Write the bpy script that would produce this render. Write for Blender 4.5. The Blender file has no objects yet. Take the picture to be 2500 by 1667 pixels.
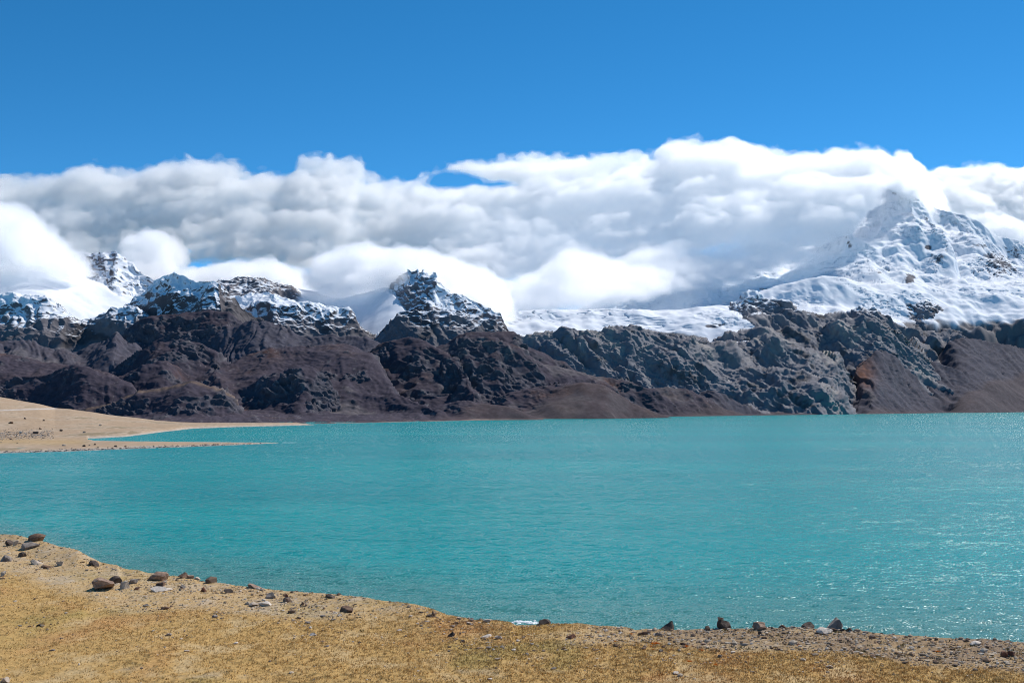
import bpy, math, random
import numpy as np
from mathutils import Vector

# ------------------------------------------------------------------ camera, sky, sun, exposure
scene = bpy.context.scene
F, YH, CX, CAMZ = 2807.0, 985.0, 1250.0, 40.0      # focal length in photo pixels, horizon row, centre column, height over the lake
cam = bpy.data.cameras.new('camera')
camo = bpy.data.objects.new('camera', cam)
scene.collection.objects.link(camo)
camo.location = (0, 0, CAMZ)
camo.rotation_euler = (math.pi / 2, 0, 0)
cam.sensor_width = 36.0
cam.lens = 36.0 * F / 2500.0
cam.shift_y = (YH - 833.5) / 2500.0
cam.clip_start, cam.clip_end = 0.5, 90000
scene.camera = camo

SUN_AZ, SUN_EL = math.radians(47), math.radians(46)   # azimuth to the right of the view (+Y)
world = bpy.data.worlds.new('World')
scene.world = world
world.use_nodes = True
wn = world.node_tree
wn.nodes.clear()
sky = wn.nodes.new('ShaderNodeTexSky')
sky.sky_type = 'NISHITA'
sky.sun_disc = False
sky.sun_elevation = SUN_EL
sky.sun_rotation = SUN_AZ
sky.altitude = 4500
sky.air_density = 0.75
sky.dust_density = 0.25
sky.ozone_density = 2.5
hs = wn.nodes.new('ShaderNodeHueSaturation')
hs.inputs['Saturation'].default_value = 1.3
hs.inputs['Hue'].default_value = 0.49
bg = wn.nodes.new('ShaderNodeBackground')
bg.inputs['Strength'].default_value = 0.15
wo = wn.nodes.new('ShaderNodeOutputWorld')
wn.links.new(sky.outputs[0], hs.inputs['Color'])
wn.links.new(hs.outputs[0], bg.inputs['Color'])
wn.links.new(bg.outputs[0], wo.inputs['Surface'])

sun = bpy.data.lights.new('sun', 'SUN')
sun.energy = 4.2
sun.angle = math.radians(0.53)
sun.color = (1.0, 0.965, 0.92)
suno = bpy.data.objects.new('sun', sun)
scene.collection.objects.link(suno)
SUN_DIR = Vector((math.sin(SUN_AZ) * math.cos(SUN_EL), math.cos(SUN_AZ) * math.cos(SUN_EL), math.sin(SUN_EL)))
suno.rotation_euler = SUN_DIR.to_track_quat('Z', 'Y').to_euler()
suno.location = (60, 20, 120)

scene.view_settings.view_transform = 'Standard'
scene.view_settings.look = 'None'
scene.view_settings.exposure = 0.15
scene.view_settings.gamma = 1.0
scene.view_settings.use_curve_mapping = False
cy = scene.cycles
cy.max_bounces = 90
cy.diffuse_bounces = 3
cy.glossy_bounces = 2
cy.transmission_bounces = 2
cy.volume_bounces = 90
cy.transparent_max_bounces = 32
cy.filter_width = 1.0
cy.use_denoising = True
cy.denoising_prefilter = 'FAST'
try:
    cy.denoiser = 'OPENIMAGEDENOISE'
except Exception:
    pass
cy.sample_clamp_direct = 0
cy.sample_clamp_indirect = 6
cy.caustics_reflective = False
cy.caustics_refractive = False

# ------------------------------------------------------------------ numpy noise
def table(seed):
    r = np.random.RandomState(seed)
    p = r.permutation(256).astype(np.int32)
    return np.concatenate([p, p, p])
_g = np.random.RandomState(5).normal(size=(256, 3)).astype(np.float32)
_g /= np.linalg.norm(_g, axis=1)[:, None]

def perlin(x, y, z, seed=0):
    P = table(seed)
    xi, yi, zi = np.floor(x), np.floor(y), np.floor(z)
    fx, fy, fz = (x - xi).astype(np.float32), (y - yi).astype(np.float32), (z - zi).astype(np.float32)
    xi, yi, zi = xi.astype(np.int32) & 255, yi.astype(np.int32) & 255, zi.astype(np.int32) & 255
    u = fx * fx * fx * (fx * (fx * 6 - 15) + 10)
    v = fy * fy * fy * (fy * (fy * 6 - 15) + 10)
    w = fz * fz * fz * (fz * (fz * 6 - 15) + 10)
    out = 0
    for dx in (0, 1):
        wx = u if dx else 1 - u
        px = P[xi + dx]
        for dy in (0, 1):
            wy = wx * (v if dy else 1 - v)
            py = P[px + yi + dy]
            for dz in (0, 1):
                g = P[py + zi + dz] & 255
                d = _g[g, 0] * (fx - dx) + _g[g, 1] * (fy - dy) + _g[g, 2] * (fz - dz)
                out = out + d * wy * (w if dz else 1 - w)
    return out * 1.5

def perlin2(x, y, seed=0):
    P = table(seed)
    xi, yi = np.floor(x), np.floor(y)
    fx, fy = (x - xi).astype(np.float32), (y - yi).astype(np.float32)
    xi, yi = xi.astype(np.int32) & 255, yi.astype(np.int32) & 255
    u = fx * fx * fx * (fx * (fx * 6 - 15) + 10)
    v = fy * fy * fy * (fy * (fy * 6 - 15) + 10)
    out = 0
    for dx in (0, 1):
        wx = u if dx else 1 - u
        px = P[xi + dx]
        for dy in (0, 1):
            a = P[px + yi + dy].astype(np.float32) * (2 * math.pi / 256)
            out = out + (np.cos(a) * (fx - dx) + np.sin(a) * (fy - dy)) * wx * (v if dy else 1 - v)
    return out * 1.4

def fbm2(x, y, scale, octv=5, seed=0, gain=0.5):
    o, a, f, t = 0, 1.0, 1.0 / scale, 0
    for k in range(octv):
        o = o + a * perlin2(x * f + 17.3 * k, y * f - 9.1 * k, seed + k)
        t += a; a *= gain; f *= 2.03
    return o / t * 1.6

def fbm(x, y, z, scale, octv=5, seed=0, gain=0.5, mode='f'):
    o, a, f, t, w = 0, 1.0, 1.0 / scale, 0, 1.0
    for k in range(octv):
        n = perlin(x * f + 17.3 * k, y * f - 9.1 * k, z * f + 5.7 * k, seed + k)
        if mode == 'r':
            n = 1 - np.abs(n) * 1.6
            n = n * n * w
            w = np.clip(n * 1.6, 0, 1)
        elif mode == 'b':
            n = np.abs(n) * 2 - 0.5
        o = o + a * n
        t += a; a *= gain; f *= 2.03
    return o / t

def smooth(a, lo, hi):
    t = np.clip((a - lo) / (hi - lo), 0, 1)
    return t * t * (3 - 2 * t)

def mix(a, b, t):
    t = np.asarray(t)[..., None]
    return a * (1 - t) + b * t

# ------------------------------------------------------------------ mesh helpers
def tag(o, label=None, cat=None, group=None, kind=None):
    if label: o['label'] = label
    if cat: o['category'] = cat
    if group: o['group'] = group
    if kind: o['kind'] = kind
    return o

def mesh_np(name, verts, faces, mat=None, col=None, smooth_=True, extra=None):
    me = bpy.data.meshes.new(name)
    n, k = len(faces), faces.shape[1]
    me.vertices.add(len(verts))
    me.vertices.foreach_set('co', np.ascontiguousarray(verts, np.float32).ravel())
    me.loops.add(n * k)
    me.loops.foreach_set('vertex_index', np.ascontiguousarray(faces, np.int32).ravel())
    me.polygons.add(n)
    me.polygons.foreach_set('loop_start', np.arange(0, n * k, k, dtype=np.int32))
    me.polygons.foreach_set('use_smooth', np.full(n, smooth_, bool))
    me.update(calc_edges=True)
    me.validate()
    if col is not None:
        a = me.attributes.new('col', 'FLOAT_COLOR', 'POINT')
        c = np.ones((len(verts), 4), np.float32); c[:, :3] = col
        a.data.foreach_set('color', c.ravel())
    for kx, vx in (extra or {}).items():
        a = me.attributes.new(kx, 'FLOAT', 'POINT')
        a.data.foreach_set('value', np.ascontiguousarray(vx, np.float32).ravel())
    if mat: me.materials.append(mat)
    return me

def link(name, me, parent=None, loc=None):
    o = bpy.data.objects.new(name, me)
    scene.collection.objects.link(o)
    if parent: o.parent = parent
    if loc is not None: o.location = loc
    return o

def grid_faces(nr, nc):
    i = np.arange(nr - 1)[:, None] * nc + np.arange(nc - 1)[None, :]
    return np.stack([i, i + 1, i + nc + 1, i + nc], -1).reshape(-1, 4)

def grid_normals(P):
    du = np.gradient(P, axis=1); dv = np.gradient(P, axis=0)
    n = np.cross(du, dv)
    n /= np.linalg.norm(n, axis=-1, keepdims=True) + 1e-9
    n *= np.where(n[..., 2:3] < 0, -1, 1)
    return n

# ------------------------------------------------------------------ materials
def new_mat(name):
    m = bpy.data.materials.new(name)
    m.use_nodes = True
    nt = m.node_tree
    nt.nodes.clear()
    out = nt.nodes.new('ShaderNodeOutputMaterial')
    return m, nt, out

def N(nt, t, **kw):
    n = nt.nodes.new(t)
    for k, v in kw.items():
        if k in ('inp',):
            for a, b in v.items(): n.inputs[a].default_value = b
        else: setattr(n, k, v)
    return n

def attr_mat(name, rough=0.95, grain=0.35, gscale=0.2, spec=0.1, bump=0.0, bscale=1.0):
    m, nt, out = new_mat(name)
    b = N(nt, 'ShaderNodeBsdfPrincipled')
    b.inputs['Roughness'].default_value = rough
    b.inputs['Specular IOR Level'].default_value = spec
    at = N(nt, 'ShaderNodeAttribute', attribute_name='col')
    tc = N(nt, 'ShaderNodeNewGeometry')
    nz = N(nt, 'ShaderNodeTexNoise', inp={'Scale': gscale, 'Detail': 4.0, 'Roughness': 0.65})
    nt.links.new(tc.outputs['Position'], nz.inputs['Vector'])
    mr = N(nt, 'ShaderNodeMapRange', inp={'From Min': 0.3, 'From Max': 0.7, 'To Min': 1 - grain, 'To Max': 1 + grain})
    nt.links.new(nz.outputs['Fac'], mr.inputs['Value'])
    mx = N(nt, 'ShaderNodeVectorMath', operation='SCALE')
    nt.links.new(at.outputs['Color'], mx.inputs[0]); nt.links.new(mr.outputs[0], mx.inputs['Scale'])
    nt.links.new(mx.outputs[0], b.inputs['Base Color'])
    if bump:
        n2 = N(nt, 'ShaderNodeTexNoise', inp={'Scale': bscale, 'Detail': 5.0, 'Roughness': 0.6})
        nt.links.new(tc.outputs['Position'], n2.inputs['Vector'])
        bp = N(nt, 'ShaderNodeBump', inp={'Strength': 1.0, 'Distance': bump})
        nt.links.new(n2.outputs['Fac'], bp.inputs['Height'])
        nt.links.new(bp.outputs[0], b.inputs['Normal'])
    nt.links.new(b.outputs[0], out.inputs['Surface'])
    return m

M_hill = attr_mat('hill_ground', grain=0.3, gscale=0.06)
M_snow = attr_mat('mountain_snow_rock', rough=0.8, grain=0.04, gscale=0.05)
M_tan = attr_mat('dry_shore', grain=0.18, gscale=0.15)

# ------------------------------------------------------------------ terrain from ridges
SHORE = np.array([(-900, 1050), (-200, 1040), (300, 1036), (800, 1034), (1068, 1028), (1336, 1022), (1600, 1017.5), (1837, 1014), (2086, 1011), (2300, 1008), (2500, 1004), (2800, 1002.5), (3400, 1002)], float)
def shore_d(u):
    return CAMZ * F / (np.interp(u, SHORE[:, 0], SHORE[:, 1]) - YH)

def feat(pts, D, sf=0.6, sb=0.6, w=25.0, lat=0.8, cls=0, L=None, tail=0.2, sm=None):
    pts = np.array(pts, float)
    Dk = np.array(D, float) if not np.isscalar(D) else np.full(len(pts), float(D))
    if len(Dk) != len(pts):
        Dk = np.interp(np.linspace(0, 1, len(pts)), np.linspace(0, 1, len(Dk)), Dk)
    sm = sm or (26 if cls == 5 else (2 if w < 6 else 6))
    xs_ = np.arange(pts[0, 0], pts[-1, 0] + 1, 1.0)
    def sme(v, q):
        kk = np.hanning(2 * q + 3); kk /= kk.sum()
        vv = np.interp(xs_, pts[:, 0], v)
        lo_, hi_ = 2 * vv[0] - vv[q + 1:0:-1] if len(vv) > q + 2 else np.full(q + 1, vv[0]), 2 * vv[-1] - vv[-2:-q - 3:-1] if len(vv) > q + 2 else np.full(q + 1, vv[-1])
        return np.convolve(np.concatenate([lo_, vv, hi_]), kk, 'valid')
    ys_, Dk = sme(pts[:, 1], sm), sme(Dk, max(sm, 20))
    ext = np.arange(1.0, 501.0)
    fall = lat * (np.sqrt(ext * ext + 64) - 8)
    xe = np.concatenate([xs_[0] - ext[::-1], xs_, xs_[-1] + ext])
    ye = np.concatenate([ys_[0] + fall[::-1], ys_, ys_[-1] + fall])
    De = np.concatenate([np.full(500, Dk[0]), Dk, np.full(500, Dk[-1])])
    def blur(v, q):
        q = int(q); kk = np.hanning(2 * q + 3); kk /= kk.sum()
        vv = np.concatenate([v[0] + (v[0] - v[1]) * np.arange(q + 1, 0, -1), v, v[-1] + (v[-1] - v[-2]) * np.arange(1, q + 2)])
        return np.convolve(vv, kk, 'valid')
    ln = len(xs_)
    return dict(x=xe, y=ye, y1=blur(ye, min(18, 0.12 * ln + 2)), y2=blur(ye, min(55, 0.3 * ln + 4)), D=De, sf=sf, sb=sb, w=w, cls=cls, L=L, tail=tail)

def feat_height(ft, u, d):
    x = ft['x']
    Dr = np.interp(u, x, ft['D'])
    q = Dr - d
    t1, t2 = smooth(q, 0, 110), smooth(q, 60, 480)          # a crest's small teeth die out down the face
    y = np.interp(u, x, ft['y']); y = y + (np.interp(u, x, ft['y1']) - y) * t1; y = y + (np.interp(u, x, ft['y2']) - y) * t2
    zr = CAMZ + (YH - y) * Dr / F
    w = ft['w']
    r = np.sqrt(q * q + w * w) - w
    if ft['L']:
        fr = (ft['sf'] - ft['tail']) * ft['L'] * (1 - np.exp(-r / ft['L'])) + ft['tail'] * r
    else:
        fr = ft['sf'] * r
    return zr - np.where(q > 0, fr, ft['sb'] * r)

WARP = [26.0, 70.0]
def combine(feats, u, d, base, k):
    X_, Y_ = (u - CX) / F * d, d
    aw = fbm2(X_, Y_, 420, 4, 901); bw = fbm2(X_, Y_, 420, 4, 911)
    u = u + WARP[0] * aw; d = d + WARP[1] * bw
    hs_ = [feat_height(ft, u, d) for ft in feats]
    mx_ = base.copy()
    for a in hs_: mx_ = np.maximum(mx_, a)
    e = np.exp(np.clip((base - mx_) / k, -30, 0)); tot = e.copy()
    W = {-1: e.copy()}
    for ft, a in zip(feats, hs_):
        e = np.exp(np.clip((a - mx_) / k, -30, 0))
        tot += e
        W[ft['cls']] = W.get(ft['cls'], 0) + e
    for c in W: W[c] = W[c] / tot
    return mx_ + k * np.log(tot) * 0.5, W

def terrain(feats, u0, u1, d0, d1, nc, nr, k=12.0, base=None, clip=None, bias=0.25):
    """rows are spread so that steep faces get more of them; returns u (nr,nc), d, z and class weights"""
    u = np.linspace(u0, u1, nc)
    cs = 4
    uc = u[::cs]
    dc = np.geomspace(d0, d1, 900)
    U, Dm = np.meshgrid(uc, dc)
    b = base(U, Dm) if base else np.full_like(U, -60.0)
    h, _ = combine(feats, U, Dm, b, k)
    s = YH - (h - CAMZ) * F / Dm                      # photo row
    run = np.minimum.accumulate(s, axis=0)
    vis = np.vstack([np.zeros((1, len(uc))), np.clip(run[:-1] - run[1:], 0, None)])
    if clip is not None:
        lim = np.interp(uc, clip[:, 0], clip[:, 1])[None, :] + 15
        vis = np.where(s > lim, vis * 0.05, vis)
    vis = vis / (vis.sum(0, keepdims=True) + 1e-9)
    tot = vis * (1 - bias) + bias / len(dc)
    ker = np.hanning(31)[1:-1]; ker /= ker.sum()
    pad = np.pad(tot, ((0, 0), (14, 14)), mode='edge')
    tot = sum(pad[:, i:i + len(uc)] * ker[i] for i in range(29))
    pad = np.pad(tot, ((6, 6), (0, 0)), mode='edge')
    tot = sum(pad[i:i + len(dc)] for i in range(13)) / 13
    c = np.cumsum(tot, 0); c = (c - c[0]) / (c[-1] - c[0])
    t = np.linspace(0, 1, nr)
    dd = np.stack([np.interp(t, c[:, j], dc) for j in range(len(uc))], 1)
    dfull = np.stack([np.interp(u, uc, dd[i]) for i in range(nr)], 0)
    ufull = np.broadcast_to(u[None, :], dfull.shape).copy()
    b = base(ufull, dfull) if base else np.full_like(ufull, -60.0)
    z, W = combine(feats, ufull, dfull, b, k)
    return ufull, dfull, z, W

def pos(u, d, z):
    return np.stack([(u - CX) / F * d, d, z], -1)

def screen(P):
    return CX + P[..., 0] / P[..., 1] * F, YH - (P[..., 2] - CAMZ) / P[..., 1] * F

def c3(*a): return np.array(a, np.float32)
#@@HILLS
# ------------------------------------------------------------------ brown foothills (class 0 brown, 1 grey moraine, 2 rock)
BROWN, MOR, ROCK = 0, 1, 2
hill_f = [
    feat([(150, 1003), (184, 996), (268, 978), (344, 955), (402, 942), (455, 932), (497, 944), (536, 957), (570, 976), (590, 1000)], 2720, 0.55, 0.35, 22, 0.5, BROWN),
    feat([(-120, 930), (0, 925), (46, 917), (115, 913), (153, 898), (176, 892), (214, 898), (245, 911), (283, 921), (321, 936), (340, 958)], 2980, 0.9, 0.25, 18, 0.9, BROWN),
    feat([(300, 915), (314, 906), (344, 890), (383, 879), (421, 877), (452, 890), (475, 909)], 3150, 0.75, 0.3, 25, 0.6, BROWN),
    feat([(340, 852), (348, 844), (383, 833), (440, 829), (486, 837), (532, 860), (545, 880)], 3450, 0.9, 0.3, 22, 0.8, BROWN),
    feat([(540, 900), (566, 883), (612, 860), (658, 848), (708, 844), (765, 844), (842, 837), (873, 844), (900, 860), (935, 900), (980, 950), (1030, 985), (1060, 1005)], [3150, 3300, 3350, 3400, 3400, 3300, 3000, 2800], 0.42, 0.3, 40, 0.5, BROWN),
    feat([(680, 905), (700, 893), (730, 886), (765, 900), (800, 930), (830, 965)], 3000, 0.6, 0.3, 30, 0.5, BROWN),
    feat([(575, 800), (620, 777), (650, 779), (689, 785), (727, 810), (765, 816), (823, 818), (900, 818), (930, 829), (960, 845)], 3850, 0.55, 0.3, 25, 0.5, MOR),
    feat([(165, 862), (180, 856), (226, 831), (253, 825), (270, 818), (283, 806), (294, 815), (306, 825), (337, 837), (352, 852)], 3700, 0.5, 0.4, 22, 0.6, MOR),
    feat([(-120, 824), (0, 825), (77, 831), (134, 846), (172, 856), (200, 870), (235, 890)], 3600, 0.45, 0.4, 30, 0.5, MOR),
    feat([(-120, 862), (0, 858), (90, 866), (150, 880), (240, 893)], 3350, 0.5, 0.3, 30, 0.5, BROWN),
    feat([(292, 826), (320, 800), (344, 783), (383, 768), (450, 760), (520, 757), (560, 765), (592, 785), (610, 800)], 4000, 0.85, 0.4, 25, 0.8, BROWN),
    feat([(905, 856), (922, 841), (965, 827), (991, 825), (1030, 837), (1068, 856), (1098, 867), (1118, 886), (1137, 913), (1150, 945)], [3600, 3600, 3500, 3300], 0.7, 0.3, 45, 0.9, BROWN),
    feat([(1095, 870), (1102, 856), (1114, 837), (1129, 825), (1167, 821), (1221, 825), (1259, 844), (1294, 871), (1336, 890), (1412, 902), (1451, 913), (1489, 917), (1535, 925), (1565, 936), (1604, 948)], [3550, 3600, 3600, 3600, 3650, 3700], 0.75, 0.3, 40, 0.9, BROWN),
    feat([(1060, 842), (1076, 837), (1100, 820), (1121, 812), (1183, 812), (1248, 814), (1267, 829), (1280, 846)], 3900, 0.5, 0.5, 25, 0.5, BROWN),
    feat([(1040, 1006), (1053, 1001), (1091, 990), (1125, 978), (1183, 984), (1230, 990)], 2850, 0.5, 0.25, 25, 0.4, BROWN),
    feat([(1190, 975), (1230, 955), (1278, 940), (1343, 929), (1412, 929), (1470, 940), (1508, 963), (1546, 986)], 3250, 0.5, 0.22, 30, 0.4, BROWN),
    feat([(1560, 948), (1604, 946), (1638, 946), (1677, 952), (1707, 965), (1740, 985), (1770, 1000)], 3850, 0.5, 0.3, 25, 0.4, BROWN),
    feat([(1680, 960), (1707, 952), (1734, 948), (1765, 955), (1791, 971), (1818, 986), (1837, 997)], 4050, 0.55, 0.4, 15, 0.5, MOR),
    # moraine cones on the right
    feat([(2040, 975), (2075, 952), (2086, 935), (2090, 906), (2096, 883), (2117, 864), (2136, 852), (2163, 856), (2189, 871), (2212, 883), (2243, 887), (2280, 902), (2330, 922), (2400, 950), (2470, 978)], [4750, 4900, 5100, 5300, 5550, 5750], 0.55, 0.5, 10, 0.5, MOR, L=480),
    feat([(2215, 915), (2258, 882), (2274, 879), (2300, 884), (2335, 900)], 5550, 0.55, 0.5, 12, 0.5, MOR),
    feat([(2250, 915), (2285, 885), (2308, 858), (2325, 832), (2337, 823), (2362, 820), (2388, 821), (2423, 831), (2461, 839), (2500, 846), (2700, 875)], [5900, 6000, 6150, 6500], 0.5, 0.5, 12, 0.35, MOR, L=700),
    feat([(2445, 822), (2457, 806), (2469, 785), (2500, 781), (2560, 780), (2700, 790)], 6900, 0.6, 0.5, 15, 0.8, MOR, L=700),
    feat([(2340, 1000), (2400, 994), (2460, 984), (2500, 975), (2700, 950)], [5550, 5900, 6200], 0.25, 0.2, 20, 0.2, BROWN),
]
def hill_base(u, d):
    e = d - shore_d(u)
    far = 3 + 0.045 * np.clip(e, 0, 250) + 0.11 * np.clip(e - 250, 0, 2500)
    return np.where(e < 0, -0.15 + 0.05 * e, np.minimum(-0.15 + 0.035 * e, far))

u, d, z, W = terrain(hill_f, -160, 2660, 2050, 7600, 1180, 410, k=9.0, base=hill_base, bias=0.3)
P = pos(u, d, z)
n0 = grid_normals(P)
X, Y, Z = P[..., 0], P[..., 1], P[..., 2]
land = smooth(d - shore_d(u), 0, 160)
steep = 1 - n0[..., 2]
wm = W.get(MOR, 0)
crag = smooth(fbm2(X, Y, 380, 4, 41) + 0.8 * smooth(steep, 0.05, 0.3) - 0.62, -0.1, 0.4) * (1 - 0.9 * wm)
wx_ = X + 60 * fbm2(X, Y, 300, 3, 43); wy_ = Y + 60 * fbm2(X, Y, 300, 3, 44)
r1 = fbm(wx_, wy_, Z * 1.6, 150, 6, 3, 0.55, 'r')
r2 = fbm(X * 0.7 + Z * 0.7, Y, Z * 0.9 - X * 0.5, 44, 5, 13, 0.58, 'r')
f1 = fbm(X, Y, Z, 420, 5, 23, 0.55)
ga = X + 0.3 * Y + 45 * fbm2(X, Y, 210, 3, 8)
gul = 1 - np.abs(perlin2(ga / 62, Y / 420, 7)) * 2.2
gul2 = 1 - np.abs(perlin2(ga / 23, Y / 240, 17)) * 2.2
fin = fbm(X, Y, Z, 20, 4, 27, 0.6)
oc = smooth(fbm2(X, Y, 105, 4, 45) + 0.35 * fbm2(X, Y, 400, 2, 46) + 0.5 * smooth(steep, 0.05, 0.3), 0.42, 0.62) * (1 - 0.7 * wm)
r3 = fbm(X * 0.8 + Z * 0.6, Y, Z * 1.3, 27, 4, 47, 0.6, 'r')
disp = land * (f1 * 22 + (r1 - 0.5) * (6 + 20 * crag) * (1 - 0.8 * wm) + (r2 - 0.5) * (3 + 12 * crag) - gul * (3.0 + 4.5 * wm) * (1 - crag) - gul2 * (1.2 + 2.2 * wm) * (1 - crag) + fin * 3.0 + oc * (3.0 + (r3 - 0.45) * 13))
P = P + n0 * disp[..., None]
n1 = grid_normals(P)
big = fbm2(X, Y, 600, 4, 61); mid = fbm2(X, Y, 120, 5, 71); fine = fbm2(X, Y * 0.6, 26, 4, 81)
col = np.broadcast_to(c3(0.06, 0.05, 0.065), P.shape).astype(np.float32)  # brown shifted to blue-purple: distant air haze painted into the colour
col = mix(col, c3(0.082, 0.058, 0.06), smooth(big * 0.6 + mid * 0.8 + n1[..., 2] - 0.85, 0.0, 0.8) * 0.7)
col = mix(col, c3(0.125, 0.06, 0.042), smooth(mid + 0.5 * big, 0.5, 0.9) * 0.5)
col = mix(col, c3(0.078, 0.077, 0.093), np.clip(crag * 1.1, 0, 1) * 0.8)  # crags tinted bluish too, standing in for airlight
col = mix(col, c3(0.16, 0.145, 0.145), smooth(fine + 0.5 * crag + 0.3 * mid + 0.9 * fin, 0.6, 1.0) * 0.7)
col = mix(col, c3(0.082, 0.08, 0.1), wm * (0.75 + 0.25 * fine))  # slate grey moraine, made bluer to stand in for haze
red = np.exp(-((u - 2105) / 30) ** 2 - ((YH - (Z - CAMZ) * F / d - 905) / 40) ** 2)
col = mix(col, c3(0.19, 0.085, 0.055), np.clip(red * (0.8 + 0.5 * fine), 0, 1))
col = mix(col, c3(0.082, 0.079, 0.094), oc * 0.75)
col = mix(col, c3(0.2, 0.185, 0.185), oc * smooth(r3 + 0.5 * fin, 0.62, 0.85) * 0.6)
spk = smooth(perlin2(X / 7, Y / 7, 49) + 0.3 * mid, 0.5, 0.75)
col = mix(col, c3(0.2, 0.18, 0.17), spk * 0.45)
scree = smooth(fbm2(X, Y, 300, 4, 91), 0.42, 0.6) * smooth(0.25 - steep, 0, 0.15)
col = mix(col, c3(0.17, 0.15, 0.145), scree * (0.45 + 0.3 * fin))
arc = np.exp(-((d - 2712) / 12) ** 2) * smooth(u, 160, 220) * smooth(600 - u, 0, 40)
col = mix(col, c3(0.21, 0.14, 0.09), arc * 0.6)
toe = smooth(170 - (d - shore_d(u)), 0, 120)
col = mix(col, c3(0.085, 0.062, 0.06), toe * 0.6 * smooth(u, -200, 400))
beach = smooth(28 - (d - shore_d(u)), 0, 14) * smooth(1500 - u, 0, 700) * smooth(4.5 - P[..., 2], 0, 2.5)
col = mix(col, c3(0.36, 0.28, 0.22), beach)
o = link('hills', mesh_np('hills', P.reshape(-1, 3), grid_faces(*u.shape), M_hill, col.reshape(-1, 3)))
tag(o, 'dark brown foothills and grey moraine cones along the far lake shore', kind='structure')
hill_sky = np.array([(-200, 825), (0, 825), (134, 846), (180, 856), (226, 831), (283, 806), (320, 800), (383, 768), (520, 757), (592, 785), (650, 779), (727, 810), (900, 818), (965, 827), (1049, 845), (1121, 812), (1248, 814), (1294, 871), (1412, 902), (1604, 948), (1837, 1000), (2040, 975), (2086, 935), (2117, 864), (2163, 856), (2243, 887), (2300, 885), (2335, 821), (2461, 815), (2469, 785), (2700, 783)], float)

# ------------------------------------------------------------------ grey ice-worn rock bluffs in front of the glacier
blf = [
    feat([(1250, 838), (1274, 827), (1297, 817), (1336, 814), (1374, 813), (1390, 830), (1420, 870)], 4250, 1.0, 0.5, 45, 1.0, ROCK),
    feat([(1380, 815), (1389, 806), (1412, 802), (1450, 797), (1500, 793), (1546, 795), (1600, 802), (1661, 804), (1696, 810), (1726, 823), (1761, 837), (1784, 837), (1800, 850)], [4300, 4400, 4500, 4700], 0.95, 0.35, 60, 1.0, ROCK),
    feat([(1420, 850), (1480, 845), (1540, 850), (1620, 858), (1700, 870)], 4350, 1.1, 0.3, 40, 0.7, ROCK),
    feat([(1770, 850), (1784, 838), (1830, 832), (1864, 824), (1910, 830), (1980, 842), (2030, 855)], 4850, 0.8, 0.3, 50, 1.5, ROCK),
    feat([(1640, 880), (1720, 890), (1800, 893), (1880, 900), (1960, 905), (2030, 925)], 4500, 1.0, 0.25, 40, 1.6, ROCK),
    feat([(1760, 935), (1840, 925), (1920, 925), (2000, 935), (2040, 965)], 4350, 1.0, 0.25, 40, 1.6, ROCK),
    feat([(1790, 800), (1810, 772), (1850, 770), (1900, 765), (1944, 760), (2025, 766), (2063, 772), (2090, 770), (2136, 772), (2182, 776), (2240, 770), (2290, 768), (2339, 768), (2400, 760), (2470, 757), (2560, 755), (2700, 750)], [5500, 5750, 6300, 6900, 7400], 0.72, 0.3, 50, 0.8, ROCK),
    feat([(1800, 805), (1900, 800), (2000, 806), (2100, 815), (2200, 812), (2300, 800), (2400, 805)], [5250, 5500, 6100, 6650], 0.95, 0.2, 45, 0.6, ROCK),
    feat([(1960, 862), (2080, 840), (2180, 838), (2300, 826), (2340, 820), (2420, 835)], [5300, 5650, 6150, 6600], 0.9, 0.25, 40, 0.6, ROCK),
    feat([(1985, 815), (2020, 796), (2055, 784), (2100, 778), (2150, 782), (2190, 800)], 5500, 0.95, 0.3, 40, 0.9, ROCK),
    # outcrops above the snow line
    feat([(1775, 748), (1795, 732), (1812, 715), (1826, 707), (1836, 712), (1845, 716), (1883, 731), (1929, 734), (1944, 752)], 5900, 0.7, 0.35, 30, 1.0, ROCK),
    feat([(2075, 765), (2090, 750), (2136, 750), (2160, 765)], 6200, 0.6, 0.3, 30, 0.8, ROCK),
    feat([(2185, 765), (2197, 742), (2250, 731), (2289, 749), (2310, 765)], 6700, 0.65, 0.35, 30, 0.8, ROCK),
    feat([(2342, 755), (2350, 735), (2358, 711), (2396, 708), (2442, 727), (2469, 749), (2490, 760)], 7100, 0.7, 0.35, 25, 0.9, ROCK),
]
def bl_base(u, d):
    return np.minimum(-40 + 0.16 * (d - shore_d(u)), 170) - 200 * smooth(u, 2000, 2120)
u, d, z, W = terrain(blf, 1225, 2660, 3600, 7900, 800, 330, k=12, base=bl_base, clip=hill_sky, bias=0.3)
P = pos(u, d, z); n0 = grid_normals(P)
X, Y, Z = P[..., 0], P[..., 1], P[..., 2]
wx = X + 40 * fbm2(X, Y, 200, 3, 5)
sa = 0.72 * X + 0.7 * Z + 30 * fbm2(X, Y, 240, 3, 55); sb = -0.7 * X + 0.72 * Z
wy = Y + 50 * fbm2(X, Y, 260, 3, 6)
big1 = fbm(wx, wy, Z * 0.8, 330, 4, 31, 0.5, 'r')
sl1 = 1 - np.abs(perlin(sa / 78, wy / 190, sb / 300, 51)) * 2.4
sl2 = 1 - np.abs(perlin(sa / 27, wy / 70, sb / 110, 52)) * 2.4
sl3 = 1 - np.abs(perlin(sb / 60, wy / 120, sa / 240, 53)) * 2.4
r2 = fbm(X, Y, Z, 30, 5, 33, 0.6, 'r')
disp = 13 + (big1 - 0.5) * 44 - np.clip(sl1, -1, 1) * 15 - np.clip(sl2, -1, 1) * 6.5 - np.clip(sl3, -0.3, 1) * 6 + (r2 - 0.5) * 10
P = P + n0 * disp[..., None]
n1 = grid_normals(P)
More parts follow.
